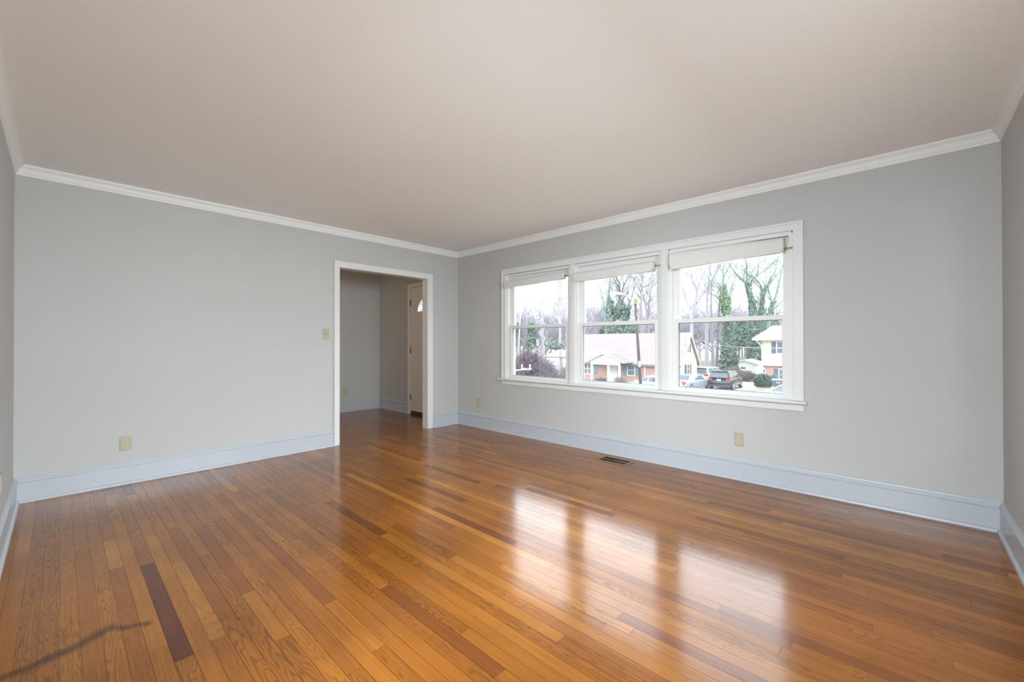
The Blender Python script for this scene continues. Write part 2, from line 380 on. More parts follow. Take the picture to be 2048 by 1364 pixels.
sweep('trim_3', CROWN, (W,0), (W,-LEN), (-1,0), 1, 1, 'white crown moulding at the right edge', m=M_crown)
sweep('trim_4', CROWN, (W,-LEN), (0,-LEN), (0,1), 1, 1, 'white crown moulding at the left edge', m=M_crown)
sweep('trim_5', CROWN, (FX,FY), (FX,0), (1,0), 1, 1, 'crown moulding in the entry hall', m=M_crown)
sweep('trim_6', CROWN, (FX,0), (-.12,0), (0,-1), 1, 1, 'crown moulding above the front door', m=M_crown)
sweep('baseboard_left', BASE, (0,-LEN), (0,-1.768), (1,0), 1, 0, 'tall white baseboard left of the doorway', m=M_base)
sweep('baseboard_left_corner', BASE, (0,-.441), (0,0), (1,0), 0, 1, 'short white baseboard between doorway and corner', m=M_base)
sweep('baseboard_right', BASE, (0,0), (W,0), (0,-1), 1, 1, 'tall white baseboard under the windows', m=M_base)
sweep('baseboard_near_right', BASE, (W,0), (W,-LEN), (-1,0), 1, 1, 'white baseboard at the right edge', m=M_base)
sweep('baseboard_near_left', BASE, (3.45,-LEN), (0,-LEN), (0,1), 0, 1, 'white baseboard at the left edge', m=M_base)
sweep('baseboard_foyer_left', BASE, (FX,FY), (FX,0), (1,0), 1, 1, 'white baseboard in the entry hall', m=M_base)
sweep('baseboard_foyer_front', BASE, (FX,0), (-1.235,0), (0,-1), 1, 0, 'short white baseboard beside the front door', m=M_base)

# doorway casing and lining
dc = MB().box((0, -1.765, 0), (.02, DO0, 2.042)).box((0, DO1, 0), (.02, -.443, 2.042)).box((0, DO0, DOZ), (.02, DO1, 2.042))
struct(dc.build('trim_7', M_trim, bevel=.0025), 'white casing around the doorway')
dl = MB().box((-.082, DO0-.012, 0), (0, DO0, DOZ+.012)).box((-.082, DO1, 0), (0, DO1+.012, DOZ+.012)).box((-.082, DO0, DOZ), (0, DO1, DOZ+.012))
struct(dl.build('trim_8', M_trim), 'white lining boards inside the doorway')
dcb = MB().box((-.097, -1.765, 0), (-.082, DO0, 2.042)).box((-.097, DO1, 0), (-.082, -.443, 2.042)).box((-.097, DO0, DOZ), (-.082, DO1, 2.042))
struct(dcb.build('trim_9', M_trim), 'hall side casing of the doorway')

# ------------------------------------------------------------------ the triple window
def rect_frame(mb, x0, x1, z0, z1, y0, y1, l, r, b_, t):
    mb.box((x0,y0,z0), (x0+l,y1,z1)); mb.box((x1-r,y0,z0), (x1,y1,z1))
    mb.box((x0+l,y0,z0), (x1-r,y1,z0+b_)); mb.box((x0+l,y0,z1-t), (x1-r,y1,z1)); return mb
units = [(.945, 1.925), (1.985, 2.955), (3.015, 3.985)]
for i, (a, b) in enumerate(units):
    wn = empty('window_%d' % (i+1), ((a+b)/2, 0, WZ0)); struct(wn, ('left', 'middle', 'right')[i] + ' double hung window of the three')
    J = .03
    fr = MB().box((a,.0,WZ0), (a+.012,.16,WZ1)).box((b-.012,.0,WZ0), (b,.16,WZ1)).box((a,.0,WZ1-.012), (b,.16,WZ1))
    # inner stop, parting stop, outer stop
    for (y0, y1, t) in ((.002,.014,.030), (.052,.060,.024), (.098,.125,.034)):
        fr.box((a+.012,y0,WZ0), (a+t,y1,WZ1-.012)); fr.box((b-t,y0,WZ0), (b-.012,y1,WZ1-.012)); fr.box((a+t,y0,WZ1-t), (b-t,y1,WZ1-.012))
    fr.build('window_frame', M_sash, wn)
    MB().add([(a+.012,.014,WZ0),(b-.012,.014,WZ0),(b-.012,.20,WZ0-.005),(a+.012,.20,WZ0-.005),(a+.012,.014,WZ0+.006),(b-.012,.014,WZ0+.006),(b-.012,.20,WZ0+.001),(a+.012,.20,WZ0+.001)],
        [(0,3,2,1),(4,5,6,7),(0,1,5,4),(1,2,6,5),(2,3,7,6),(3,0,4,7)]).build('outer_sill', M_ext, wn)
    sa, sb = a+J*.6, b-J*.6                      # sash outer edges
    ga, gb = a+.080, b-.080                      # glass edges
    ls = rect_frame(MB(), sa, sb, .692, 1.345, .016, .050, ga-sa, sb-gb, .036, .036)
    o = ls.build('lower_sash', M_sash, wn, bevel=.003)
    rect_frame(MB(), ga-.001, gb+.001, .727, 1.310, .0285, .0375, .004, .004, .004, .004).build('glazing_bead', M_gasket, o)
    us = rect_frame(MB(), sa, sb, 1.309, 1.965, .062, .096, ga-sa, sb-gb, .034, .085)
    u = us.build('upper_sash', M_sash, wn, bevel=.003)
    MB().box((ga,.031,.727), (gb,.035,1.310)).build('pane', M_glass, wn)
    MB().box((ga,.077,1.342), (gb,.081,1.881)).build('pane', M_glass, wn)
    sf = rect_frame(MB(), sa, sb, .690, 1.33, .108, .118, .02, .02, .02, .02); sf.build('screen_frame', M_ext, wn)
    MB().quad((sa+.02,.113,.71), (sb-.02,.113,.71), (sb-.02,.113,1.31), (sa+.02,.113,1.31)).build('insect_screen', M_screen, wn)
    # sash lock on the meeting rail
    cx_ = (a+b)/2
    MB().box((cx_-.03,.022,1.345), (cx_+.03,.046,1.351)).tube([(cx_,.034,1.351),(cx_,.034,1.36)], .011, 10).box((cx_-.008,.026,1.357), (cx_+.035,.036,1.364)).build('sash_lock', M_trim, wn)

# casing: head, sides with back band, mullion covers, stool, apron
cs = MB()
for x0, x1 in ((.882, .950), (3.982, 4.046)):
    cs.box((x0,-.018,.690), (x1,0,1.985))
cs.box((.882,-.018,1.985), (4.046,0,2.047))
cs.box((.878,-.026,.690), (.894,0,2.051)); cs.box((4.034,-.026,.690), (4.050,0,2.051)); cs.box((.894,-.026,2.036), (4.034,0,2.051))
cs.box((.950,-.010,.690), (.955,.002,1.985)); cs.box((.95,-.022,1.985), (3.982,-.018,1.992))
struct(cs.build('trim_10', M_trim, bevel=.002), 'white casing around the triple window')
for k, (x0, x1) in enumerate(((1.919,1.991), (2.949,3.021))):
    mm = MB().box((x0,-.018,.690), (x1,.0,1.985)).box((x0+.006,.0,.690), (x1-.006,.16,1.985)).box((x0+.014,-.022,.690), (x1-.014,-.018,1.985))
    struct(mm.build('trim_%d' % (11+k), M_trim, bevel=.002), ('left', 'right')[k] + ' white mullion between the windows')
stl = MB().prism([(.0,.667),(-.062,.667),(-.068,.671),(-.070,.677),(-.068,.683),(-.062,.688),(.016,.690),(.016,.667)], 'x', .862, 4.070)
struct(stl.build('trim_13', M_trim), 'white window stool under the triple window')
ap = MB().prism([(0,.607),(-.012,.607),(-.016,.612),(-.018,.62),(-.018,.655),(-.024,.660),(-.024,.667),(0,.667)], 'x', .880, 4.048)
struct(ap.build('trim_14', M_trim), 'white apron board under the window stool')

# roller shades, rolled nearly all the way up
def shade(x0, x1, z0, z1, h0, h1, pins, label, seed):
    rng = random.Random(seed); e = empty('roller_shade', ((x0+x1)/2, -.012, (z0+z1)/2))
    n = 26; k = 20; vs = []; fs = []
    for i in range(n+1):
        t = i/n; x = x0+(x1-x0)*t; zc = z0+(z1-z0)*t; hh = (h0+(h1-h0)*t)/2
        wob = .0025*math.sin(t*9+seed)
        for j in range(k):
            a = 2*PI*j/k; c, s_ = math.cos(a), math.sin(a)
            ry = .046*(abs(c)**.8)*(1 if c > 0 else -1); rz = hh*(abs(s_)**.85)*(1 if s_ > 0 else -1)
            vs.append((x, -.012+ry, zc+rz+wob))
    for i in range(n):
        for j in range(k): fs.append((i*k+j, i*k+(j+1) % k, (i+1)*k+(j+1) % k, (i+1)*k+j))
    m = MB().add(vs, fs, True)
    # rolled ends: spiral layers set back in steps
    for x, zc, hh, dx in ((x0, z0, h0/2, -1), (x1, z1, h1/2, 1)):
        prev = None
        rings = []
        for q, (f, o_) in enumerate(((1,0),(.92,.004),(.80,.004),(.78,-.003),(.55,-.003),(.53,.005),(.3,.005))):
            rings.append([(x+dx*o_, -.012+.046*f*math.cos(2*PI*j/k), zc+hh*f*math.sin(2*PI*j/k)) for j in range(k)])
        vs2 = [p for r in rings for p in r]; fs2 = []
        for r in range(len(rings)-1):
            for j in range(k): fs2.append((r*k+j, r*k+(j+1) % k, (r+1)*k+(j+1) % k, (r+1)*k+j))
        fs2.append(tuple(len(vs2)-k+j for j in range(k)))
        m.add(vs2, fs2, True)
    m.build('rolled_fabric', M_shade, e)
    # bottom hem with lath lying under the roll
    zb0, zb1 = z0-h0/2, z1-h1/2
    MB().add([(x0+.01,-.056,zb0+.02),(x1-.01,-.056,zb1+.02),(x1-.01,-.060,zb1-.004),(x0+.01,-.060,zb0-.004),
              (x0+.01,-.052,zb0+.02),(x1-.01,-.052,zb1+.02),(x1-.01,-.054,zb1-.004),(x0+.01,-.054,zb0-.004)],
             [(0,1,2,3),(7,6,5,4),(0,4,5,1),(3,2,6,7),(0,3,7,4),(1,5,6,2)]).build('hem', M_shade, e)
    for (xa, xb, z) in pins:
        MB().tube([(xa,-.012,z),(xb,-.012,z)], .0045, 8).tube([(xa,-.012,z),(xa+(.012 if xb > xa else -.012),-.012,z)], .010, 10).build('brass_pin', M_brass, e)
    tag(e, label, 'shade', 'rolled up window shades')
shade(.955, 1.845, 1.857, 1.877, .085, .078, ((1.845,1.919,1.872),(.955,.945,1.857)), 'cream fabric roller shade rolled up atop the left window', 1)
shade(1.998, 2.885, 1.838, 1.852, .100, .098, ((2.885,2.949,1.853),), 'cream fabric roller shade rolled up atop the middle window', 2)
shade(3.045, 3.925, 1.875, 1.885, .158, .118, ((3.925,3.982,1.856),(3.045,3.021,1.825)), 'cream roller shade rolled up atop the right window, thickest at its left end', 3)

# ------------------------------------------------------------------ outlets, switch, vent
def plate(name, origin, ax, nrm, kind, label, cat, group=None):
    """origin = plate centre on the wall, ax = horizontal unit vector, nrm = into the room"""
    e = empty(name, origin); O = Vector(origin); ax = Vector(ax); n = Vector(nrm); z = Vector((0,0,1))
    def bx(mb, u0, u1, v0, v1, d0, d1):
        vs = [O+ax*u+n*d+z*v for d in (d0, d1) for (u, v) in ((u0,v0),(u1,v0),(u1,v1),(u0,v1))]
        return mb.add(vs, [(0,1,2,3),(4,5,6,7),(0,1,5,4),(1,2,6,5),(2,3,7,6),(3,0,4,7)])
    bx(MB(), -.035, .035, -.057, .057, 0, .006).build('cover_plate', M_ivory, e, bevel=.003)
    if kind == 'outlet':
        for v in (-.0195, .0195):
            pts = []
            for j in range(24):
                a = 2*PI*j/24; pts.append((.0165*math.cos(a), max(-.0135, min(.0135, .0175*math.sin(a)))+v))
            vs = [O+ax*u+z*q+n*d for d in (.006, .0085) for u, q in pts]
            f = MB().add(vs, [tuple(range(24)), tuple(range(24,48))]+[(k, (k+1) % 24, 24+(k+1) % 24, 24+k) for k in range(24)]).build('receptacle', M_ivory2, e)
            sl = MB(); bx(sl, -.008, -.0055, v+.001, v+.009, .0083, .0090); bx(sl, .0055, .008, v+.001, v+.008, .0083, .0090)
            q = [(.0028*math.cos(2*PI*j/10), .0028*math.sin(2*PI*j/10)+v-.006) for j in range(10)]
            sl.add([O+ax*u_+z*v_+n*.0090 for u_, v_ in q], [tuple(range(10))])
            sl.build('slots', M_dark, f)
        bx(MB(), -.003, .003, -.003, .003, .006, .0075).build('screw', M_ivory2, e, bevel=.001)
    elif kind == 'switch':
        t = MB(); t.add([O+ax*u+z*v+n*d for (u, v, d) in ((-.005,-.012,.006),(.005,-.012,.006),(.005,.012,.006),(-.005,.012,.006),(-.004,.002,.018),(.004,.002,.018),(.004,.010,.018),(-.004,.010,.018))],
            [(0,1,2,3),(4,5,6,7),(0,1,5,4),(1,2,6,5),(2,3,7,6),(3,0,4,7)]).build('toggle', M_ivory2, e)
        for v in (-.03, .03): 
            mb_ = MB(); bx(mb_, -.0025, .0025, v-.0025, v+.0025, .006, .0075); mb_.build('screw', M_ivory2, e)
    tag(e, label, cat, group); return e
plate('wall_outlet', (0, -3.457, .323), (0,1,0), (1,0,0), 'outlet', 'ivory duplex outlet on the wall left of the doorway', 'outlet')
plate('wall_outlet', (3.600, 0, .331), (1,0,0), (0,-1,0), 'outlet', 'ivory duplex outlet on the wall below the right window', 'outlet')
plate('wall_outlet', (.424, 0, .333), (1,0,0), (0,-1,0), 'outlet', 'small ivory outlet between the room corner and the left window', 'outlet')
plate('wall_outlet', (FX, -.622, .333), (0,1,0), (1,0,0), 'outlet', 'ivory outlet on the far wall of the dim entry hall', 'outlet')
plate('wall_outlet', (.945, -LEN, .355), (1,0,0), (0,1,0), 'blank', 'ivory wall plate cut off by the left picture edge', 'outlet')
plate('light_switch', (0, -1.851, 1.230), (0,1,0), (1,0,0), 'switch', 'ivory toggle light switch just left of the doorway casing', 'switch')

def vent():
    x0, x1, y0, y1 = 2.412, 2.728, -.302, -.112
    e = empty('floor_vent', ((x0+x1)/2, (y0+y1)/2, 0))
    f = MB(); pr = .022
    for a, b in (((x0,y0),(x1,y0+pr)), ((x0,y1-pr),(x1,y1)), ((x0,y0+pr),(x0+pr,y1-pr)), ((x1-pr,y0+pr),(x1,y1-pr))):
        f.box((*a,.0), (*b,.006))
    f.build('frame', M_vent, e, bevel=.0015)
    MB().box((x0+pr,y0+pr,.0003), (x1-pr,y1-pr,.0008)).build('duct_opening', M_dark, e)
    n = 22; st = (x1-x0-2*pr)/n
    for i in range(n):
        xa = x0+pr+st*(i+.5); tilt = .003 if i < n*.45 else .0012
        MB().add([(xa-.0035,y0+pr,.0012),(xa+.0035,y0+pr,.0012+tilt),(xa+.0035,y1-pr,.0012+tilt),(xa-.0035,y1-pr,.0012)], [(0,1,2,3)]).add(
                 [(xa-.0035,y0+pr,.0006),(xa+.0035,y0+pr,.0006+tilt),(xa+.0035,y1-pr,.0006+tilt),(xa-.0035,y1-pr,.0006)], [(0,1,2,3)]).build('slat', M_vent if i < n*.45 else M_ventd, e)
    ym = (y0+y1)/2
    MB().box((x0+pr,ym-.003,.001), (x1-pr,ym+.003,.0052)).build('centre_bar', M_vent, e)
    tag(e, 'brown metal floor vent set into the oak floor by the baseboard', 'vent')
vent()

# ------------------------------------------------------------------ front door in the foyer
def front_door():
    d = empty('door_1', (-.7075, 0, 0)); struct(d, 'white panelled front door with an arched fan light')
    x0, x1, z0, z1 = -1.165, -.25, .052, 2.008
    cxm = (x0+x1)/2; a, b, zb = .262, .218, 1.620
    N = 28
    arch = [(cxm+a*math.cos(PI*j/N), zb+b*math.sin(PI*j/N)) for j in range(N+1)]   # right to left
    s = MB()
    for y in (0, .044):      # faces with an arched hole: lower rectangle and strips around the arch
        s.quad((x0,y,z0), (x1,y,z0), (x1,y,zb), (x0,y,zb))
        s.quad((x0,y,zb), (cxm-a,y,zb), (cxm-a,y,z1), (x0,y,z1)); s.quad((cxm+a,y,zb), (x1,y,zb), (x1,y,z1), (cxm+a,y,z1))
        for j in range(N):
            p, q = arch[j], arch[j+1]; s.quad((p[0],y,p[1]), (q[0],y,q[1]), (q[0],y,z1), (p[0],y,z1))
    for j in range(N):
        p, q = arch[j], arch[j+1]; s.quad((p[0],0,p[1]), (q[0],0,q[1]), (q[0],.044,q[1]), (p[0],.044,p[1]))
    s.quad((cxm-a,0,zb), (cxm+a,0,zb), (cxm+a,.044,zb), (cxm-a,.044,zb))
    for (p, q) in (((x0,z0),(x0,z1)), ((x1,z0),(x1,z1)), ((x0,z0),(x1,z0)), ((x0,z1),(x1,z1))):
        s.quad((p[0],0,p[1]), (q[0],0,q[1]), (q[0],.044,q[1]), (p[0],.044,p[1]))
    s.build('slab', M_door, d)
    # arched moulding frame round the glass
    m = MB()
    for k0, yy in ((1.0, -.012),):
        out = [(cxm+(a+.022)*math.cos(PI*j/N), zb+(b+.022)*math.sin(PI*j/N)) for j in range(N+1)]
        inn = [(cxm+(a-.008)*math.cos(PI*j/N), zb+.004+(b-.008)*math.sin(PI*j/N)) for j in range(N+1)]
        for j in range(N):
            m.add([(out[j][0],0,out[j][1]),(out[j+1][0],0,out[j+1][1]),(inn[j+1][0],0,inn[j+1][1]),(inn[j][0],0,inn[j][1]),
                   (out[j][0],-.007,out[j][1]),(out[j+1][0],-.007,out[j+1][1]),(inn[j+1][0],-.012,inn[j+1][1]),(inn[j][0],-.012,inn[j][1])],
                  [(4,5,6,7),(0,1,5,4),(3,2,6,7)])
    m.box((cxm-a-.024,-.012,zb-.024), (cxm+a+.024,0,zb+.004))
    m.build('fanlight_frame', M_door, d)
    g = MB(); g.add([(p[0],.022,p[1]) for p in arch], [tuple(range(N+1))])
    gl = g.build('fanlight_glass', mat('obscure_glass', (.9,.92,.95), .25, trans=1.0, bump=.5, bscale=60), d)
    mu = MB()
    for ang in (36, 72, 108, 144):
        t = math.radians(ang); mu.tube([(cxm+.07*math.cos(t),.018,zb+.06*math.sin(t)), (cxm+(a-.005)*math.cos(t),.018,zb+(b-.005)*math.sin(t))], .003, 6)
    mu.tube([(cxm+.07*math.cos(PI*j/12),.018,zb+.06*math.sin(PI*j/12)) for j in range(13)], .003, 6)
    mu.tube([(cxm+.17*math.cos(PI*j/16),.018,zb+.14*math.sin(PI*j/16)) for j in range(17)], .003, 6)
    mu.build('leading', M_gasket, d)
    for (xa, xb) in ((-1.012,-.757), (-.658,-.403)):
        for (za, zc) in ((.300,.782), (.972,1.484)):
            p = MB(); rect_frame(p, xa, xb, za, zc, -.006, 0, .014, .014, .014, .014)
            fld = [(xa+.035,za+.035),(xb-.035,za+.035),(xb-.035,zc-.035),(xa+.035,zc-.035)]; ou = [(xa+.014,za+.014),(xb-.014,za+.014),(xb-.014,zc-.014),(xa+.014,zc-.014)]
            vs = [(u,-.0005,v) for u, v in ou]+[(u,-.005,v) for u, v in fld]
            p.add(vs, [(4,5,6,7),(0,1,5,4),(1,2,6,5),(2,3,7,6),(3,0,4,7)])
            p.build('panel', M_door, d, bevel=0)
    for z in (.260, 1.015, 1.770):
        MB().box((-1.178,-.003,z-.048), (-1.158,.0,z+.048)).tube([(-1.168,-.008,z-.048),(-1.168,-.008,z+.048)], .006, 10).build('hinge', M_hinge, d)
    kn = MB().tube([(-.315,0,.96),(-.315,-.012,.96)], .03, 16).tube([(-.315,-.012,.96),(-.315,-.035,.96),(-.315,-.045,.96),(-.315,-.06,.96),(-.315,-.068,.96)], [.01,.012,.026,.028,.014], 16)
    kn.build('door_knob', M_brass, d)
    MB().box((-1.165,-.005,0), (-.25,.16,.030)).box((-1.165,.002,.030), (-.25,.05,.0515)).build('threshold', M_thr, d)
    jb = MB().box((FDX0,.0,0), (-1.168,.16,FDZ)).box((-.247,.0,0), (FDX1,.16,FDZ)).box((-1.168,.0,2.011), (-.247,.16,FDZ))
    struct(jb.build('trim_15', M_door), 'jambs of the front door')
    cg = MB().box((-1.235,-.018,0), (-1.175,0,2.070)).box((-.24,-.018,0), (-.18,0,2.070)).box((-1.175,-.018,2.012), (-.24,0,2.070))
    struct(cg.build('trim_16', M_door, bevel=.003), 'casing around the front door')
front_door()

# small lamp on the hall ceiling, round the corner from the doorway
def hall_lamp():
    e = empty('ceiling_lamp', (-1.1, -2.1, H)); x, y = -1.1, -2.1
    MB().tube([(x,y,H),(x,y,H-.03)], .13, 24).build('lamp_base', M_brass, e)
    MB().tube([(x,y,H-.03),(x,y,H-.06),(x,y,H-.09),(x,y,H-.11)], [.125,.12,.09,.03], 24).build('lamp_shade', mat('frosted_lamp_glass', (.9,.85,.75), .5, emis=((1,.78,.5), 3)), e)
    tag(e, 'small round frosted ceiling lamp in the entry hall', 'lamp')
    l = bpy.data.lights.new('hall_lamp_light', 'POINT'); l.energy = 8; l.color = (1, .74, .45); l.shadow_soft_size = .1
    o = bpy.data.objects.new('hall_lamp_light', l); C.objects.link(o); o.location = (x, y, H-.2)
hall_lamp()

# ================================================================== outside
GZ = -3.1
def ground_z(y): 
    pts = [(-10,-.5),(2,-.55),(22,-2.9),(27,-3.1),(60,-3.1),(200,-3.3)]
    for (a, za), (b, zb) in zip(pts, pts[1:]):
        if y <= b: return za+(zb-za)*max(0, (y-a))/(b-a)
    return -3.3
M_lawn = mat('winter_lawn', (.33,.33,.22), .95, noise=.35, nscale=1.2)
M_conc = mat('pale_concrete', (.60,.59,.57), .9, noise=.08, nscale=2)
gm = MB(); ys = [.6,2,10,22,27,33,36,45,60,90,140,200]; xs = [-190,-90,-50,-30,-20,-12,-6,0,8,25]
for j in range(len(ys)-1):
    for i in range(len(xs)-1):
        gm.quad((xs[i],ys[j],ground_z(ys[j])), (xs[i+1],ys[j],ground_z(ys[j])), (xs[i+1],ys[j+1],ground_z(ys[j+1])), (xs[i],ys[j+1],ground_z(ys[j+1])))
struct(gm.build('ground', M_lawn), 'winter lawn sloping down to the street')
rd = MB()
for a, b in ((22,27),(27,30)):
    rd.quad((-120,a,ground_z(a)+.03), (25,a,ground_z(a)+.03), (25,b,ground_z(b)+.03), (-120,b,ground_z(b)+.03))
struct(rd.build('street', M_conc), 'pale street in front of the houses')
dv = MB()
TX = at(1509, 682, 37).x
for (x0, x1, y0, y1) in ((-14,TX-.3,30,46),):
    for a, b in ((30,33),(33,46)): dv.quad((x0,a,ground_z(a)+.03), (x1,a,ground_z(a)+.03), (x1,b,ground_z(b)+.03), (x0,b,ground_z(b)+.03))
struct(dv.build('driveway', M_conc), 'pale concrete driveway under the parked cars')

TZ = -2.66
ter = MB().add([(TX,31.6,-3.15),(9,31.6,-3.15),(9,45.9,-3.15),(TX,45.9,-3.15),(TX+.5,32.1,TZ),(9,32.1,TZ),(9,45.9,TZ),(TX+.5,45.9,TZ)],[(4,5,6,7),(0,1,5,4),(3,0,4,7),(1,2,6,5),(2,3,7,6)])
struct(ter.build('lawn_terrace', M_lawn), 'raised lawn of the two storey house')
M_brick = brick_mat('red_brick', (.42,.20,.15), (.50,.26,.20), (.50,.42,.38))
M_yell = siding_mat('pale_yellow_siding', (.66,.66,.46), .18)
M_cream = siding_mat('cream_siding', (.72,.66,.50), .2, .92)
M_whites = siding_mat('white_siding', (.72,.72,.70), .15, .93)
M_roof = shingle_mat('pinkish_brown_shingles', (.41,.355,.355))
M_roof2 = shingle_mat('pinkish_tan_shingles', (.47,.375,.35))
M_gutter = mat('brown_gutter', (.20,.16,.14), .6)
M_wtrim = mat('white_house_trim', (.72,.73,.74), .6)
M_teal = mat('teal_shutter_paint', (.16,.29,.31), .6)
M_navy = mat('dark_blue_shutter_paint', (.13,.14,.20), .6)
M_pane = mat('dark_house_window_glass', (.16,.19,.22), .15)
M_conc2 = mat('grey_brick_foundation', (.35,.33,.31), .9)

def house_window(parent, x0, x1, z0, z1, Y, shutters=None, axis='y', panes=1):
    """window on a wall facing -Y at y=Y (axis y) or facing +X at x=Y (axis x)"""
    def P(u, d, z): return (u, Y-d, z) if axis == 'y' else (Y+d, u, z)
    def bx(mb, u0, u1, d0, d1, z0_, z1_): return mb.box(P(u0, d0, z0_), P(u1, d1, z1_))
    f = MB(); t = .09
    for a in ((x0-t, x0, z0-t, z1+t), (x1, x1+t, z0-t, z1+t), (x0, x1, z1, z1+t), (x0, x1, z0-t, z0)):
        bx(f, a[0], a[1], 0, .06, a[2], a[3])
    zm = (z0+z1)/2; bx(f, x0, x1, 0, .05, zm-.025, zm+.025)
    for i in range(1, panes):
        u = x0+(x1-x0)*i/panes; bx(f, u-.05, u+.05, 0, .05, z0, z1)
    w_ = f.build('window', M_wtrim, parent)
    g = MB(); bx(g, x0, x1, 0, .03, z0, z1); g.build('pane', M_pane, w_)
    if shutters:
        for (a, b) in ((x0-t-.42, x0-t-.02), (x1+t+.02, x1+t+.42)):
            s_ = MB(); bx(s_, a, b, 0, .04, z0-.05, z1+.05)
            for q in range(6):
                zz = z0+(z1-z0)*(q+.5)/6; bx(s_, a+.05, b-.05, .04, .05, zz-.03, zz+.03)
            s_.build('shutter', shutters, parent)

# --- brick ranch house with yellow gable end
def brick_house():
    Y0 = 34.8
    fr = on_y(1360, 722, Y0); X1 = fr.x; ZE = on_y(1310, 723.7, Y0).z
    ap = on_x(1377.5, 668.5, X1); YR, ZR = ap.y, ap.z; YB = YR+(YR-Y0)
    XL = on_y(1148, 722, Y0).x
    e = empty('brick_house', ((XL+X1)/2, Y0, GZ))
    MB().box((XL, Y0, GZ), (X1-.02, YB, ZE)).build('brick_wall', M_brick, e)
    ge = MB().prism([(Y0,GZ),(YB,GZ),(YB,ZE),(YR,ZR-.08),(Y0,ZE)], 'x', X1-.3, X1)
    ge.build('yellow_gable_wall', M_yell, e)['label'] = 'pale yellow clapboard gable end'
    ov = .35; k = (ZR-ZE)/(YR-Y0)
    rf = MB().prism([(Y0-ov,ZE-ov*k+.02),(YR,ZR+.02),(YB+ov,ZE-ov*k+.02),(YB+ov,ZE-ov*k+.16),(YR,ZR+.17),(Y0-ov,ZE-ov*k+.16)], 'x', XL-.3, X1+.22)
    rf.build('roof', M_roof, e)
    rk = MB()
    for (ya, za, yb, zb) in ((Y0-ov,ZE-ov*k,YR,ZR), (YB+ov,ZE-ov*k,YR,ZR)):
        rk.add([(X1+.22,ya,za+.16),(X1+.22,yb,zb+.17),(X1+.22,yb,zb-.12),(X1+.22,ya,za-.10),(X1+.26,ya,za+.16),(X1+.26,yb,zb+.17),(X1+.26,yb,zb-.12),(X1+.26,ya,za-.10)],
               [(0,1,2,3),(7,6,5,4),(0,4,5,1),(1,5,6,2),(2,6,7,3),(3,7,4,0)])
    rk.build('rake_board', mat('pale_yellow_trim', (.72,.72,.55), .6), e)
    MB().box((XL-.3, Y0-ov-.1, ZE-ov*k-.02), (X1+.2, Y0-ov, ZE-ov*k+.13)).build('gutter', M_gutter, e)
    # front windows and down pipe, read off the facade
    a = on_y(1256, 730, Y0); b = on_y(1269, 730, Y0); z1 = on_y(1262, 730.5, Y0).z; z0 = on_y(1262, 750, Y0).z
    house_window(e, a.x, b.x, z0, z1, Y0, M_teal)
    a = on_y(1166, 728, Y0); b = on_y(1186, 728, Y0)
    house_window(e, a.x, b.x, on_y(1180, 747, Y0).z, on_y(1180, 728, Y0).z, Y0, M_teal, panes=2)
    for px in (1290,):
        p = on_y(px, 730, Y0); MB().box((p.x-.05, Y0-.1, GZ), (p.x+.05, Y0, ZE-.2)).build('down_pipe', M_wtrim, e)
    p = on_y(1235, 730, Y0); MB().box((p.x-.04, Y0-.08, GZ), (p.x+.04, Y0, ZE-.2)).build('down_pipe', M_wtrim, e)
    # gable end windows
    for (u0, u1, v0, v1) in ((1373,1378,704,689), (1372.5,1379,747,729)):
        pa = on_x(u0, v0, X1); pb = on_x(u1, v1, X1)
        ya, yb = sorted((pa.y, pb.y)); house_window(e, ya+.12, yb-.12, pa.z, pb.z, X1, M_navy, axis='x')
    # projecting porch with a white pediment
    Yp = Y0-2.2; xa = on_y(1181, 722, Yp).x; xb = on_y(1240, 722, Yp).x; za = on_y(1181, 722, Yp).z; xm = on_y(1207, 710, Yp).x; zm = on_y(1207, 710, Yp).z
    MB().prism([(xa,za),(xb,za),(xm,zm)], 'y', Yp, Yp+.12).build('porch_pediment', M_whites, e)
    pr = MB()
    for (x_0, z_0, x_1, z_1) in ((xa-.35,za-.16,xm,zm+.05), (xb+.35,za-.16,xm,zm+.05)):
        pr.add([(x_0,Yp-.15,z_0),(x_1,Yp-.15,z_1),(x_1,Y0+.6,z_1),(x_0,Y0+.6,z_0),(x_0,Yp-.15,z_0+.1),(x_1,Yp-.15,z_1+.1),(x_1,Y0+.6,z_1+.1),(x_0,Y0+.6,z_0+.1)],
               [(0,3,2,1),(4,5,6,7),(0,1,5,4),(1,2,6,5),(2,3,7,6),(3,0,4,7)])
    pr.build('porch_roof', M_roof, e)
    MB().box((xa, Yp-.02, za-.32), (xb, Yp+.14, za)).build('porch_beam', M_wtrim, e)
    for xc in (xa+.1, xb-.1, xm+.5):
        MB().box((xc-.09, Yp-.02, GZ), (xc+.09, Yp+.16, za-.3)).build('porch_post', M_wtrim, e)
    MB().box((xm-.55, Y0-.06, GZ+.2), (xm+.35, Y0+.02, GZ+2.2)).build('front_door', M_wtrim, e)
    tag(e, 'single storey brick house with pinkish roof, white porch gable and yellow gable end', 'house')
brick_house()

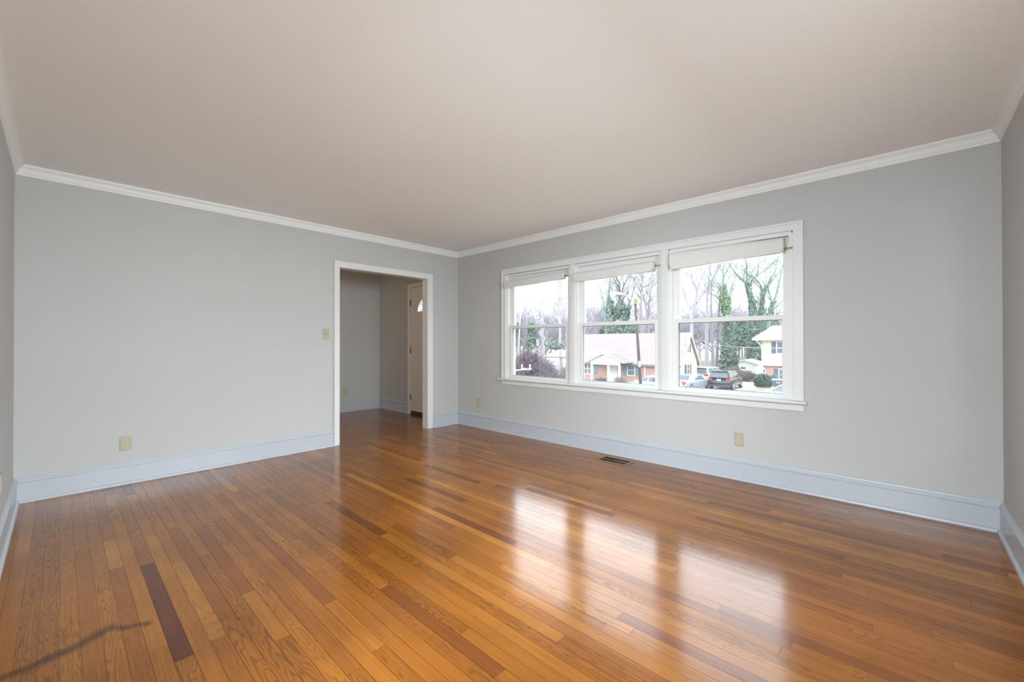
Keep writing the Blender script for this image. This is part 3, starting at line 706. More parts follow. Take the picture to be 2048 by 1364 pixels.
# --- cream and brick two storey house on the right
def cream_house():
    Y0 = 46.0
    X0 = on_y(1525.5, 700, Y0).x; X1 = X0+11; YB = Y0+8
    ZE = on_y(1526, 681, Y0).z; ZM = on_y(1530, 731, Y0).z
    e = empty('two_storey_house', ((X0+X1)/2, Y0, GZ))
    MB().box((X0, Y0-.35, ZM), (X1, YB, ZE)).build('upper_wall', M_cream, e)
    MB().box((X0+.2, Y0, GZ-.2), (X1, YB, ZM)).build('brick_wall', M_brick, e)
    ov = .75; tip = on_y(1504, 681.5, Y0-.35-ov); rid = on_y(1546, 651, (Y0+YB)/2)
    x0 = min(tip.x, X0-ov); x1 = X1+ov; y0 = Y0-.35-ov; y1 = YB+ov; ym = (y0+y1)/2; zr = rid.z
    xr0 = rid.x; xr1 = X1-3; zb = ZE+.02
    vs = [(x0,y0,zb),(x1,y0,zb),(x1,y1,zb),(x0,y1,zb),(x0,y0,zb+.18),(x1,y0,zb+.18),(x1,y1,zb+.18),(x0,y1,zb+.18),(xr0,ym,zr),(xr1,ym,zr)]
    MB().add(vs, [(4,5,9,8),(5,6,9),(6,7,8,9),(7,4,8)]).build('hip_roof', M_roof2, e)
    MB().add(vs[:8], [(0,3,2,1),(0,1,5,4),(1,2,6,5),(2,3,7,6),(3,0,4,7)]).build('soffit', M_wtrim, e)
    a = on_y(1554.5, 690, Y0-.35); house_window(e, a.x, a.x+1.3, on_y(1556, 706, Y0-.35).z, on_y(1556, 685, Y0-.35).z, Y0-.35, M_navy)
    a = on_y(1559, 745, Y0); house_window(e, a.x, a.x+1.2, on_y(1560, 760, Y0).z, on_y(1560, 739, Y0).z, Y0, M_navy)
    p = on_y(1523, 682, Y0-.4)
    MB().tube([(p.x-.35,Y0-1.0,ZE+.02),(X0+.0,Y0-.42,ZE-.6),(X0+.03,Y0-.42,ZM-.1),(X0+.25,Y0-.06,ZM-.5),(X0+.25,Y0-.06,GZ)], .06, 8).build('down_pipe', M_wtrim, e)
    tag(e, 'two storey house, cream siding over brick, with a pinkish hip roof', 'house')
cream_house()

def shed():
    Y0 = 60.0
    a = on_y(1465, 745, Y0); b = on_y(1512, 745, Y0); z = on_y(1466, 727, Y0).z; m = on_y(1489, 721.5, Y0)
    e = empty('garden_shed', ((a.x+b.x)/2, Y0, GZ))
    MB().prism([(a.x,GZ-.2),(b.x,GZ-.2),(b.x,z),(m.x,m.z),(a.x,z)], 'y', Y0, Y0+4).build('wall', M_whites, e)
    r = MB(); 
    for (xa, xb) in ((a.x-.3, m.x), (b.x+.3, m.x)):
        z0 = z-.12; r.add([(xa,Y0-.3,z0),(xb,Y0-.3,m.z),(xb,Y0+4.2,m.z),(xa,Y0+4.2,z0),(xa,Y0-.3,z0+.2),(xb,Y0-.3,m.z+.2),(xb,Y0+4.2,m.z+.2),(xa,Y0+4.2,z0+.2)],
            [(0,3,2,1),(4,5,6,7),(0,1,5,4),(1,2,6,5),(2,3,7,6),(3,0,4,7)])
    r.build('roof', mat('pale_grey_roof', (.55,.55,.55), .8), e)
    c = on_y(1481, 734, Y0); d = on_y(1491, 738, Y0)
    MB().box((c.x, Y0-.03, d.z), (d.x, Y0+.02, c.z)).build('window', M_pane, e)
    tag(e, 'low white shed with a shallow gable roof behind the brown bushes', 'shed')
    Y1 = 80.0; a = on_y(1479, 720, Y1); b = on_y(1506, 720, Y1); t0 = on_y(1488, 708, Y1)
    e = empty('distant_house', ((a.x+b.x)/2, Y1, GZ))
    MB().box((a.x, Y1, GZ), (b.x, Y1+6, a.z)).build('wall', M_conc2, e)
    MB().add([(a.x-.4,Y1-.4,a.z),(b.x+.4,Y1-.4,a.z),(b.x+.4,Y1+6.4,a.z),(a.x-.4,Y1+6.4,a.z),(a.x+1.2,Y1+3,t0.z),(b.x-.9,Y1+3,t0.z)],
             [(0,1,5,4),(1,2,5),(2,3,4,5),(3,0,4),(0,3,2,1)]).build('roof', mat('slate_blue_shingles', (.24,.26,.36), .8), e)
    tag(e, 'far off house showing only its slate blue roof above the shed', 'house')
shed()
def left_house():
    Y0 = 40.0
    a = on_y(1094, 735, Y0); b = on_y(1150, 735, Y0); z = on_y(1110, 713, Y0).z; zr = on_y(1110, 700, Y0+3).z
    e = empty('pale_house', ((a.x+b.x)/2, Y0, GZ))
    MB().box((a.x, Y0, GZ), (b.x, Y0+6, z)).build('wall', M_whites, e)
    MB().prism([(Y0-.4,z),(Y0+3,zr),(Y0+6.4,z)], 'x', a.x-.4, b.x+.4).build('roof', shingle_mat('pale_shingles', (.55,.50,.47)), e)
    tag(e, 'pale low house behind the purple bush, seen in the left window', 'house')
left_house()

# --- vegetation
M_bark = mat('grey_bark', (.30,.28,.30), .95, noise=.2, nscale=3)
M_bark2 = mat('dark_bark', (.21,.19,.20), .95, noise=.2, nscale=3)
M_bark3 = mat('haze_paled_bark', (.42,.40,.45), .95, noise=.1, nscale=2)  # bark lightened so that distance haze sits in its colour
M_ivy = mat('ivy_leaves', (.18,.255,.21), .7, noise=.35, nscale=1.5)
M_ivy2 = mat('bright_ivy_leaves', (.21,.30,.19), .7, noise=.3, nscale=1.5)
M_ever = mat('evergreen_foliage', (.19,.27,.22), .8, noise=.35, nscale=.8)
M_hedge = mat('hedge_leaves', (.07,.115,.085), .7, noise=.4, nscale=3)
M_purple = mat('purple_twigs', (.20,.155,.185), .9, noise=.3, nscale=4)
M_brush = mat('brown_brush', (.30,.24,.22), .95, noise=.25, nscale=2)

def grow(mb, p, d, ln, r, lev, rng, up=.25, spread=.7, n_side=5, kids=(3,4,4,3)):
    pts = [p]; rad = [r]; seg = 4; v = Vector(d).normalized(); out = []
    for i in range(seg):
        v = (v + Vector((rng.gauss(0,.13), rng.gauss(0,.13), rng.gauss(0,.08)+up*.12))).normalized()
        pts.append(pts[-1]+v*ln/seg); rad.append(r*(1-.62*(i+1)/seg)); out.append((pts[-1], v.copy(), rad[-1]))
    mb.tube(pts, rad, n_side if lev < 2 else 3, caps=False)
    if lev >= len(kids): return
    for k in range(kids[lev]):
        q, vv, rr = out[rng.choice((0,1,2,3,3)) if lev else rng.choice((1,2,3,3))]
        ax = Vector((rng.gauss(0,1), rng.gauss(0,1), rng.gauss(0,.4))).normalized()
        nd = (vv + ax*spread*rng.uniform(.6,1.3)); nd.z += up*.5
        grow(mb, q, nd, ln*rng.uniform(.5,.72), max(.018, rr*rng.uniform(.5,.72)), lev+1, rng, up, spread, n_side, kids)

def leaves(mb, c, rad, n, size, rng, hollow=.5):
    for _ in range(n):
        while True:
            d = Vector((rng.uniform(-1,1), rng.uniform(-1,1), rng.uniform(-1,1)))
            if hollow < d.length < 1: break
        p = Vector(c) + Vector((d.x*rad[0], d.y*rad[1], d.z*rad[2]))
        a = Vector((rng.gauss(0,1), rng.gauss(0,1), rng.gauss(0,1))).normalized(); b = a.orthogonal().normalized()
        s_ = size*rng.uniform(.6,1.3); mb.quad(p-a*s_, p-b*s_*.6, p+a*s_, p+b*s_*.6)

def tree(pxb, d, limbs, label, seed, name='bare_tree', bark=None, ivy=None, group=None, twigs=2, base_y=None):
    """limbs: polylines read as (px, py, radius in px); all stand at distance d with some depth of their own"""
    rng = random.Random(seed); bark = bark or M_bark; k = d/FPX
    base = at(pxb, 682, d); base.z = ground_z(base.y)
    e = empty(name, base); mb = MB()
    for li, (pl) in enumerate(limbs):
        dd = 0; pts = []; rad = []
        drift = rng.uniform(-1.5, 1.5) if li else 0
        for i, (x, y, r_) in enumerate(pl):
            p = at(x, y, d); p += Vector((Fv.x, Fv.y, 0))*drift*i/len(pl); pts.append(p); rad.append(max(.03, r_*k*.8))
        if li == 0:
            pts.insert(0, base.copy()); rad.insert(0, rad[0]*1.15)
        mb.tube(pts, rad, 7, caps=False)
        for i in range(1, len(pts)):
            for q in range(twigs):
                t = rng.random(); p = pts[i-1].lerp(pts[i], t); v = (pts[i]-pts[i-1]).normalized()
                if p.z < 2.5: continue
                sd = Rv*rng.choice((-1,1))*rng.uniform(.5,1.1) + Vector((Fv.x,Fv.y,0))*rng.uniform(-.6,.6)
                grow(mb, p, v*.6+sd*.8+Vector((0,0,.4)), rng.uniform(1.2,2.8)*d/60, max(.03, rad[i]*.5), 1, rng, .35, .6, 4, (0,3,2,2))
        # keep growing from the tip
        grow(mb, pts[-1], pts[-1]-pts[-2], 2.6*d/60, rad[-1], 0, rng, .3, .55, 4, (3,3,2))
    mb.build('trunk_and_branches', bark, e)
    if ivy:
        im = MB()
        for (x0, y0, x1, y1, r0, r1, n) in ivy[1]:
            for _ in range(n):
                t = rng.random(); rr = (r0+(r1-r0)*t)*k; a = rng.uniform(0, 2*PI); q = rr*math.sqrt(rng.uniform(.15,1))
                p = at(x0+(x1-x0)*t, y0+(y1-y0)*t, d) + Rv*math.cos(a)*q + Vector((Fv.x,Fv.y,0))*math.sin(a)*q
                p.z += rng.gauss(0, .15)
                s_ = rng.uniform(.10,.24)*d/55
                u = Vector((rng.gauss(0,1), rng.gauss(0,1), rng.gauss(0,1))).normalized(); v = u.orthogonal().normalized()
                im.quad(p-u*s_, p-v*s_*.65, p+u*s_, p+v*s_*.65)
        im.build('ivy', ivy[0], e)
    tag(e, label, 'tree', group); return e

# right window
tree(1384, 55, [[(1384,700,4.5),(1383,640,4.2),(1382,628,4)], [(1382,628,3),(1375,600,2.5),(1369,575,2),(1362,560,1.3),(1358,540,.9)],
    [(1383,628,3.4),(1393,606,2.8),(1397,580,2.2),(1387,555,1.6),(1386,530,1.2)], [(1394,605,2.4),(1408,584,1.9),(1421,568,1.6),(1432,545,1.1)], [(1396,575,1.5),(1404,550,1.1),(1410,530,.8)]],
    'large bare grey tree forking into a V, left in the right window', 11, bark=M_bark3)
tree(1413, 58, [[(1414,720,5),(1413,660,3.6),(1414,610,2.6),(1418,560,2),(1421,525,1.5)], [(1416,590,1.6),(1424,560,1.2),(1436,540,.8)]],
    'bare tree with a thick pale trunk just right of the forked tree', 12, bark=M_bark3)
tree(1424, 60, [[(1427,720,3.6),(1424,660,3),(1422,600,2),(1424,560,1.5),(1436,536,1.2)]], 'tall thin bare tree with a pale trunk between its stouter neighbours', 13)
tree(1436, 56, [[(1434,725,4),(1436,665,3),(1438,620,2),(1440,590,1.2)]], 'dark trunked bare tree directly left of the ivy covered evergreen mass', 14, bark=M_bark2)
tree(1452, 54, [[(1452,700,4),(1451,640,3.6),(1450,600,3),(1447,565,2),(1446,535,1.2)], [(1451,622,2.2),(1442,600,1.8),(1433,590,1.4),(1424,585,.9)], [(1451,615,2),(1458,596,1.6),(1465,580,1.2),(1472,566,.8)], [(1449,600,2),(1443,580,1.4),(1436,566,.9)],
    [(1446,560,1.4),(1452,545,1),(1465,530,.7)]], 'ivy covered tree rising to a leafy point in the middle of the right window', 15,
    bark=M_ivy, ivy=(M_ivy2, [(1454,650,1449,572,9,3,900),(1452,640,1440,592,5,3,250),(1453,640,1460,596,6,2,250)]))
tree(1508, 66, [[(1508,700,7),(1506,640,6.5),(1502,600,4.5),(1497,576,3.6),(1488,562,2.6),(1470,545,1.4)], [(1498,578,2.6),(1504,560,2),(1513,548,1.6),(1514,535,1.2)], [(1493,568,3),(1495,548,2.4),(1495,530,1.6),(1492,510,1)],
    [(1513,552,1.5),(1530,540,1),(1545,526,.7)], [(1488,562,1.3),(1486,550,1.2),(1487,540,.8)]],
    'tall ivy clad bare tree forking wide, centre right of the right window', 16, bark=M_ivy, ivy=(M_ivy, [(1510,715,1508,640,8,8,1400),(1508,640,1503,600,7.5,5.5,700),(1503,600,1492,566,5,3,350),(1512,640,1502,590,4,3,150)]))
tree(1522, 67, [[(1521,700,5),(1521,640,5),(1523,610,4),(1526,590,3.4),(1530,582,2.6),(1535,570,2)], [(1525,590,3),(1524,570,2.2),(1519,558,1.6),(1512,552,1.1)], [(1535,570,1.8),(1548,555,1.3),(1556,545,1),(1562,535,.7)]],
    'ivy clad tree with a curved crook, second from the right edge', 17, bark=M_ivy, ivy=(M_ivy, [(1521,735,1521,640,8,7,1200),(1521,640,1525,590,6,4,500),(1525,590,1534,572,4,3,150)]))
tree(1536, 50, [[(1536,700,5),(1538,640,5),(1544,612,3.6),(1552,592,2.6),(1558,565,1.8),(1562,545,1.3)], [(1545,610,2),(1540,590,1.4),(1536,572,1)], [(1545,615,1.6),(1549,632,1.2),(1550,640,1)], [(1549,636,1.2),(1553,620,.8)]],
    'leaning ivy clad tree nearest the right edge of the right window', 18, bark=M_ivy, ivy=(M_ivy, [(1537,640,1546,606,5,3.5,300)]))
# middle window
tree(1226, 52, [[(1213,700,4),(1212,660,3),(1209,620,2.6),(1206,600,1.8),(1203,590,1.2)], [(1210,622,2),(1214,600,1.6),(1218,570,1)]], 'slim grey green bare tree at the left of the ivy thicket', 21, bark=M_ivy, ivy=(M_ivy, [(1213,660,1216,598,4,2,160)]))
tree(1240, 58, [[(1240,700,6),(1240,655,6),(1241,620,5),(1240,590,3.5),(1238,565,2.4),(1230,550,1.5)], [(1240,640,4),(1226,618,3),(1220,590,2),(1222,560,1.2)], [(1241,640,4),(1254,620,3),(1262,604,2)], [(1240,600,2.4),(1248,570,1.8),(1256,555,1)], [(1238,590,2),(1231,566,1.4),(1222,556,.9)]],
    'dense ivy wrapped tree filling the centre of the middle window', 22, bark=M_bark2, ivy=(M_ivy, [(1240,668,1241,606,21,8,1000),(1228,640,1222,600,6,3,250),(1252,640,1258,615,6,3,200)]), twigs=3)
tree(1283, 56, [[(1284,700,4),(1284,650,3.4),(1282,610,2.6),(1283,580,2),(1285,560,1.5),(1286,545,1.2)], [(1283,590,1.6),(1272,570,1.2),(1262,558,.9)], [(1283,575,1.6),(1297,572,1.2),(1303,560,1),(1307,545,.8)]],
    'bare grey tree directly right of the utility pole', 23, twigs=4)
tree(1297, 57, [[(1298,700,3.6),(1297,650,3),(1293,620,2.2),(1289,600,1.6),(1287,590,1)], [(1297,640,2.2),(1299,610,1.8),(1304,586,1.3),(1309,565,.9)]], 'bare tree at the right edge of the middle window', 24, twigs=4)
tree(1173, 50, [[(1168,700,2),(1171,640,1.6),(1176,626,1.2),(1186,616,.8)]], 'small bare sapling at the left edge of the middle window', 25, twigs=1)
# left window
tree(1036, 48, [[(1037,700,2.2),(1040,640,1.8),(1045,612,1.6),(1051,595,1.1),(1060,575,.7)], [(1046,608,1.3),(1056,594,1),(1068,588,.8),(1080,590,.7),(1096,608,.6),(1112,632,.6)], [(1046,614,.8),(1054,638,.6)]],
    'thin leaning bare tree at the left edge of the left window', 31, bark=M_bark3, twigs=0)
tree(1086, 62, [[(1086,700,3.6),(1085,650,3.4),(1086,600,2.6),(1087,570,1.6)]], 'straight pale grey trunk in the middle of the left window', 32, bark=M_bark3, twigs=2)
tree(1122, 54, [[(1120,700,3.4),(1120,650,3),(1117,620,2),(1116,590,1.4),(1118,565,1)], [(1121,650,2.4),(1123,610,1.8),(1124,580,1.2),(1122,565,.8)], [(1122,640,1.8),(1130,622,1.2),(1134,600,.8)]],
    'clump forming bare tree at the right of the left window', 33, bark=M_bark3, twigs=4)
# woods behind: individual bare trees, copies of three grown ones
protos = []
for q in range(3):
    rng = random.Random(90+q); mb = MB()
    mb.tube([(0,0,0),(.1,0,3),(.05,.1,5)], [.26,.2,.17], 6, caps=False)
    for _ in range(6): grow(mb, Vector((.05,.05,rng.uniform(2,5))), (rng.gauss(0,.45), rng.gauss(0,.45), 1), rng.uniform(3.2,5), .13, 0, rng, .35, .65, 4, (4,5,4,3))
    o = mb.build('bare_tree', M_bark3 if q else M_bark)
    protos.append(o)
rng = random.Random(5); first = [True]*3
for i in range(52):
    q = i % 3; o = protos[q] if first[q] else protos[q].copy()
    if not first[q]: C.objects.link(o)
    first[q] = False
    px = 1015 + (1590-1015)*(i+rng.uniform(-.3,.3))/52; d = rng.uniform(66, 98)
    p = at(px, 682, d); p.z = ground_z(p.y)
    o.location = p; o.rotation_euler = (0,0,rng.uniform(0,6.28)); h = rng.uniform(.62,.92)*(d/80); o.scale = (h*1.2,h*1.2,h)
    tag(o, 'bare grey tree in the hazy woods far behind the houses', 'tree', 'bare trees of the distant woods')

def leafy(name, px, py, d, rpx, rz_px, n, size, m, label, cat, seed, ground=True, group=None, trunk=True, hollow=.3, taper=0):
    rng = random.Random(seed); k = d/FPX; c = at(px, py, d); g = ground_z(c.y)
    if c.x > TX and 31.6 < c.y < 45.9: g = TZ
    e = empty(name, (c.x, c.y, g)); mb = MB()
    if taper:
        for _ in range(n):
            t = rng.random(); zz = c.z-rz_px*k + 2*rz_px*k*t; rr = rpx*k*(1-taper*t)*rng.uniform(.75,1.05)
            a = rng.uniform(0,2*PI); q = rr*math.sqrt(rng.uniform(.3,1)); p = Vector((c.x+math.cos(a)*q, c.y+math.sin(a)*q, zz+rng.gauss(0,.1)))
            u = Vector((rng.gauss(0,1),rng.gauss(0,1),rng.gauss(0,.7))).normalized(); v = u.orthogonal().normalized(); s_ = size*rng.uniform(.6,1.3)
            mb.quad(p-u*s_, p-v*s_*.6, p+u*s_, p+v*s_*.6)
    else:
        leaves(mb, c, (rpx*k, rpx*k, rz_px*k), int(n*.6), size, rng, hollow)
        for _ in range(7):
            a = rng.uniform(0,2*PI); leaves(mb, c+Vector((math.cos(a)*rpx*k*.5, math.sin(a)*rpx*k*.5, rng.uniform(-.5,.4)*rz_px*k)), (rpx*k*.55, rpx*k*.55, rz_px*k*.55), int(n*.06), size, rng, .5)
    mb.build('foliage', m, e)
    if trunk: MB().tube([(c.x,c.y,g),(c.x+.05,c.y,max(g+.3,c.z))], [.14,.06], 7).build('trunk', M_bark2, e)
    tag(e, label, cat, group); return e
leafy('evergreen_tree', 1457, 690, 52, 19, 52, 5200, .26, M_ivy, 'broad ivy smothered evergreen tree behind the black car', 'tree', 41, taper=.72)
leafy('evergreen_tree', 1510, 700, 62, 20, 40, 3000, .30, M_ivy, 'dark green evergreen tree behind the corner of the two storey house', 'tree', 42, taper=.5)
leafy('evergreen_tree', 1484, 668, 78, 18, 26, 1500, .36, M_ever, 'hazy evergreen tree beyond the shed', 'tree', 43, taper=.5)
leafy('evergreen_tree', 1062, 672, 60, 11, 24, 1300, .26, M_ivy, 'bushy green evergreen tree above the purple shrub', 'tree', 44, taper=.5)
leafy('evergreen_tree', 1034, 668, 84, 14, 22, 900, .36, M_ever, 'bluish evergreen tree at the left edge of the left window', 'tree', 45, taper=.5)
leafy('evergreen_tree', 1544, 660, 70, 16, 24, 1300, .34, M_ever, 'evergreen tree rising behind the hip roof', 'tree', 46, taper=.3)
leafy('evergreen_tree', 1215, 662, 66, 16, 14, 900, .3, M_ever, 'evergreen clump behind the roof of the brick house, left part', 'tree', 47)
leafy('evergreen_tree', 1255, 660, 68, 18, 14, 1000, .3, M_ever, 'evergreen clump behind the roof of the brick house, beside the pole', 'tree', 48)
leafy('green_shrub', 1110, 692, 50, 17, 6, 600, .18, M_ivy, 'low green shrub in front of the pale house roof', 'shrub', 49, trunk=False)
leafy('hedge', 1527, 762, 36, 17, 14, 3200, .09, M_hedge, 'rounded dark green hedge beside the trash bin', 'hedge', 50, trunk=False, hollow=.2)
leafy('green_shrub', 1548, 757, 41, 8, 9, 500, .10, M_ivy, 'green shrub against the brick base of the two storey house', 'shrub', 51, trunk=False)

def twig_shrub(name, px, py, d, w_px, h_px, n, m, label, seed, rt=.012, leafn=0, droop=0.0):
    rng = random.Random(seed); k = d/FPX; c = at(px, py, d); g = ground_z(c.y); H_ = c.z+h_px*k-g; Wd = w_px*k
    e = empty(name, (c.x, c.y, g)); mb = MB(); lf = MB()
    for _ in range(n):
        a = rng.uniform(0, 2*PI); r_ = math.sqrt(rng.random()); tx = math.cos(a)*r_*Wd; ty = math.sin(a)*r_*Wd
        top = H_*(1-.55*r_*r_)*rng.uniform(.75,1.0)
        pts = [Vector((c.x+tx*.1, c.y+ty*.1, g)), Vector((c.x+tx*.45, c.y+ty*.45, g+top*.6)), Vector((c.x+tx*.8, c.y+ty*.8, g+top*.95)), Vector((c.x+tx, c.y+ty, g+top*(1-droop)))]
        for i in range(1,4): pts[i] += Vector((rng.gauss(0,.06), rng.gauss(0,.06), rng.gauss(0,.05)))*H_*.5
        mb.tube(pts, [rt*2, rt*1.4, rt, rt*.6], 3, caps=False)
        for q in range(4):
            p = pts[rng.choice((1,2))].lerp(pts[rng.choice((2,3))], rng.random()); v = Vector((rng.gauss(0,1), rng.gauss(0,1), rng.gauss(0,.5)+.1))*.13*H_
            mb.tube([p, p+v*.5+Vector((0,0,.03)), p+v], [rt, rt*.7, rt*.4], 3, caps=False)
        for q in range(leafn):
            p = pts[2].lerp(pts[3], rng.random())+Vector((rng.gauss(0,.12),rng.gauss(0,.12),rng.gauss(0,.09))); u = Vector((rng.gauss(0,1),rng.gauss(0,1),rng.gauss(0,.6))).normalized(); v = u.orthogonal().normalized(); s_ = rng.uniform(.02,.045)
            lf.quad(p-u*s_, p-v*s_*.6, p+u*s_, p+v*s_*.6)
    mb.build('branches', m, e)
    if leafn: lf.build('foliage', m, e)
    tag(e, label, 'shrub'); return e
twig_shrub('purple_shrub', 1058, 745, 22, 52, 55, 420, M_purple, 'large rounded purple leaved shrub in the left window', 61, .008, leafn=14, droop=.12)
twig_shrub('purple_shrub', 1096, 750, 23, 32, 36, 200, mat('grey_purple_twigs', (.20,.19,.22), .9, noise=.3, nscale=4), 'greyer arching shrub at the right side of the purple one', 62, .008, leafn=10, droop=.2)
twig_shrub('brown_shrub', 1128, 750, 30, 14, 30, 110, M_brush, 'pale brown twiggy shrub at the right of the left window', 63, .010)
twig_shrub('brown_shrub', 1200, 766, 33, 26, 14, 160, mat('dark_twigs', (.12,.12,.13), .9), 'dark twiggy shrub below the white porch', 64, .012, leafn=3)
twig_shrub('brown_shrub', 1240, 766, 32.5, 20, 16, 160, M_brush, 'brown twiggy shrub in front of the teal shuttered window', 65, .012)
twig_shrub('brown_shrub', 1462, 760, 48, 34, 26, 260, M_brush, 'brown tangled bush behind the black car', 66, .018)
twig_shrub('brown_shrub', 1493, 762, 46, 24, 22, 200, M_brush, 'brown tangled bush in front of the white shed', 67, .018)
twig_shrub('brown_shrub', 1425, 758, 50, 26, 18, 160, M_brush, 'brown brush between the white car and the tree trunks', 68, .018)

# --- street furniture
def utility_pole():
    d = 34; b = at(1281, 768, d); g = ground_z(b.y); t0 = at(1270.5, 606, d)
    b2 = b + (b-t0)*((b.z-g)/(t0.z-b.z))
    e = empty('utility_pole', (b2.x, b2.y, g))
    b2.z = g; MB().tube([b2, t0], [.135,.095], 12).build('pole', mat('weathered_brown_wood', (.115,.085,.085), .9, noise=.25, nscale=4), e)
    # street light arm
    a0 = at(1270, 603, d); a1 = at(1262, 596, d-.3); a2 = at(1254, 591, d-.7); a3 = at(1246, 588, d-1)
    arm = MB().tube([a0,a1,a2,a3], [.035,.035,.03,.03], 8).build('lamp_arm', M_wtrim, e)
    h0 = at(1247, 588, d-1); h1 = at(1222, 585, d-1.2)
    MB().tube([h0, h0.lerp(h1,.15), h0.lerp(h1,.5), h0.lerp(h1,.85), h1], [.05,.10,.13,.11,.04], 12).build('lamp_head', M_wtrim, arm)
    gp = at(1271.5, 602, d-.2)
    MB().box((gp.x-.10, gp.y-.06, gp.z-.24), (gp.x+.10, gp.y+.06, gp.z+.18)).build('guard', mat('yellow_green_plastic', (.22,.25,.09), .6), e)
    sp = at(1279, 728, d-.2)
    MB().box((sp.x-.09, sp.y-.02, sp.z-.24), (sp.x+.09, sp.y+.02, sp.z+.24)).build('notice_plate', M_wtrim, e)['label'] = 'small white plate fixed to the pole'
    tag(e, 'leaning brown utility pole with a white street lamp arm in the middle window', 'pole')
    c0 = at(1425, 690, 48); c1 = at(1600, 697, 40)
    tag(MB().tube([c0, c0.lerp(c1,.5)-Vector((0,0,.12)), c1], .018, 6).build('power_line', M_wtrim), 'thin pale wire stretched across the ivy trees in the right window', 'wire')
utility_pole()

def lamp_bracket():
    d = 14; a = at(1022, 742, d); b = at(1063, 738, d)
    e = empty('railing_arm', ((a.x+b.x)/2, (a.y+b.y)/2, ground_z(a.y)))
    M_ = M_wtrim
    MB().tube([a, at(1044,739.5,d), at(1058,738.5,d), b], [.022,.022,.022,.03], 8).tube([at(1044,737,d+.4), at(1061,739,d)], [.02,.02], 8).build('rail', M_, e)
    for x in (1044, 1060):
        p = at(x, 737, d); z = Vector((0,0,1))
        MB().tube([p-z*.03, p+z*.02, p+z*.05, p+z*.08, p+z*.11, p+z*.14], [.03,.03,.012,.035,.03,.008], 10).build('finial', M_, e)
    pb = at(1018, 742, d); g = ground_z(pb.y)
    MB().box((pb.x-.05,pb.y-.05,g), (pb.x+.05,pb.y+.05,pb.z+.2)).build('post', M_, e)
    tag(e, 'white railing arm with two finials in front of the purple shrub', 'railing')
lamp_bracket()

def picket_fence():
    d = 18; p0 = at(1024, 750, d); p1 = at(1092, 755, d+3.5); n = 13
    e = empty('picket_fence', p0.lerp(p1, .5)); e.location.z = ground_z(p0.y)
    rl = MB()
    for dz in (-.14, -.5): rl.tube([p0+Vector((0,0,dz)), p1+Vector((0,0,dz))], .025, 6)
    rl.build('rail', M_wtrim, e)
    for i in range(n):
        p = p0.lerp(p1, i/(n-1)); g = ground_z(p.y); w_ = .035
        MB().prism([(p.x-w_,g),(p.x+w_,g),(p.x+w_,p.z-.05),(p.x,p.z+.03),(p.x-w_,p.z-.05)], 'y', p.y-.01, p.y+.01).build('picket', M_wtrim, e)
    tag(e, 'low white picket fence whose tips show under the purple shrub', 'fence')
picket_fence()

def trash_bin():
    d = 32.8; c = at(1556, 770, d); top = at(1557, 758, d).z; g = TZ
    e = empty('trash_bin', (c.x, c.y, g)); M_ = mat('slate_blue_plastic', (.10,.125,.165), .5)
    a = math.atan2(CAM.y-c.y, CAM.x-c.x)+PI/2
    def P(u, v, z): return Vector((c.x+math.cos(a)*u-math.sin(a)*v, c.y+math.sin(a)*u+math.cos(a)*v, z))
    def fr(z0, z1, w0, w1, l0, l1):
        vs = [P(s_*w0, t*l0, z0) for s_, t in ((-1,-1),(1,-1),(1,1),(-1,1))]+[P(s_*w1, t*l1, z1) for s_, t in ((-1,-1),(1,-1),(1,1),(-1,1))]
        return MB().add(vs, [(0,3,2,1),(4,5,6,7),(0,1,5,4),(1,2,6,5),(2,3,7,6),(3,0,4,7)])
    fr(g+.1, top-.10, .30, .40, .32, .42).build('body', M_, e, bevel=.02)
    fr(top-.10, top, .44, .42, .46, .44).build('lid', mat('light_blue_grey_plastic', (.30,.37,.45), .45), e, bevel=.02)
    for s_ in (-.26, .26): MB().tube([P(s_-.03,.3,g+.13), P(s_+.03,.3,g+.13)], .13, 14).build('wheel', M_dark, e)
    lm = MB()
    f = 1 if (P(0,.42,0)-CAM).length < (P(0,-.42,0)-CAM).length else -1
    for (u0, u1, z0, z1) in ((-.10,-.03,-.30,-.20), (.03,.09,-.31,-.21), (.09,.15,-.27,-.20)):
        y_ = f*.405; lm.quad(P(u0,y_,top+z0), P(u1,y_,top+z0), P(u1,y_,top+z1), P(u0,y_,top+z1))
    lm.build('white_mark', M_wtrim, e)
    tag(e, 'slate blue wheeled trash bin with white marks near the hedge', 'trash bin')
trash_bin()

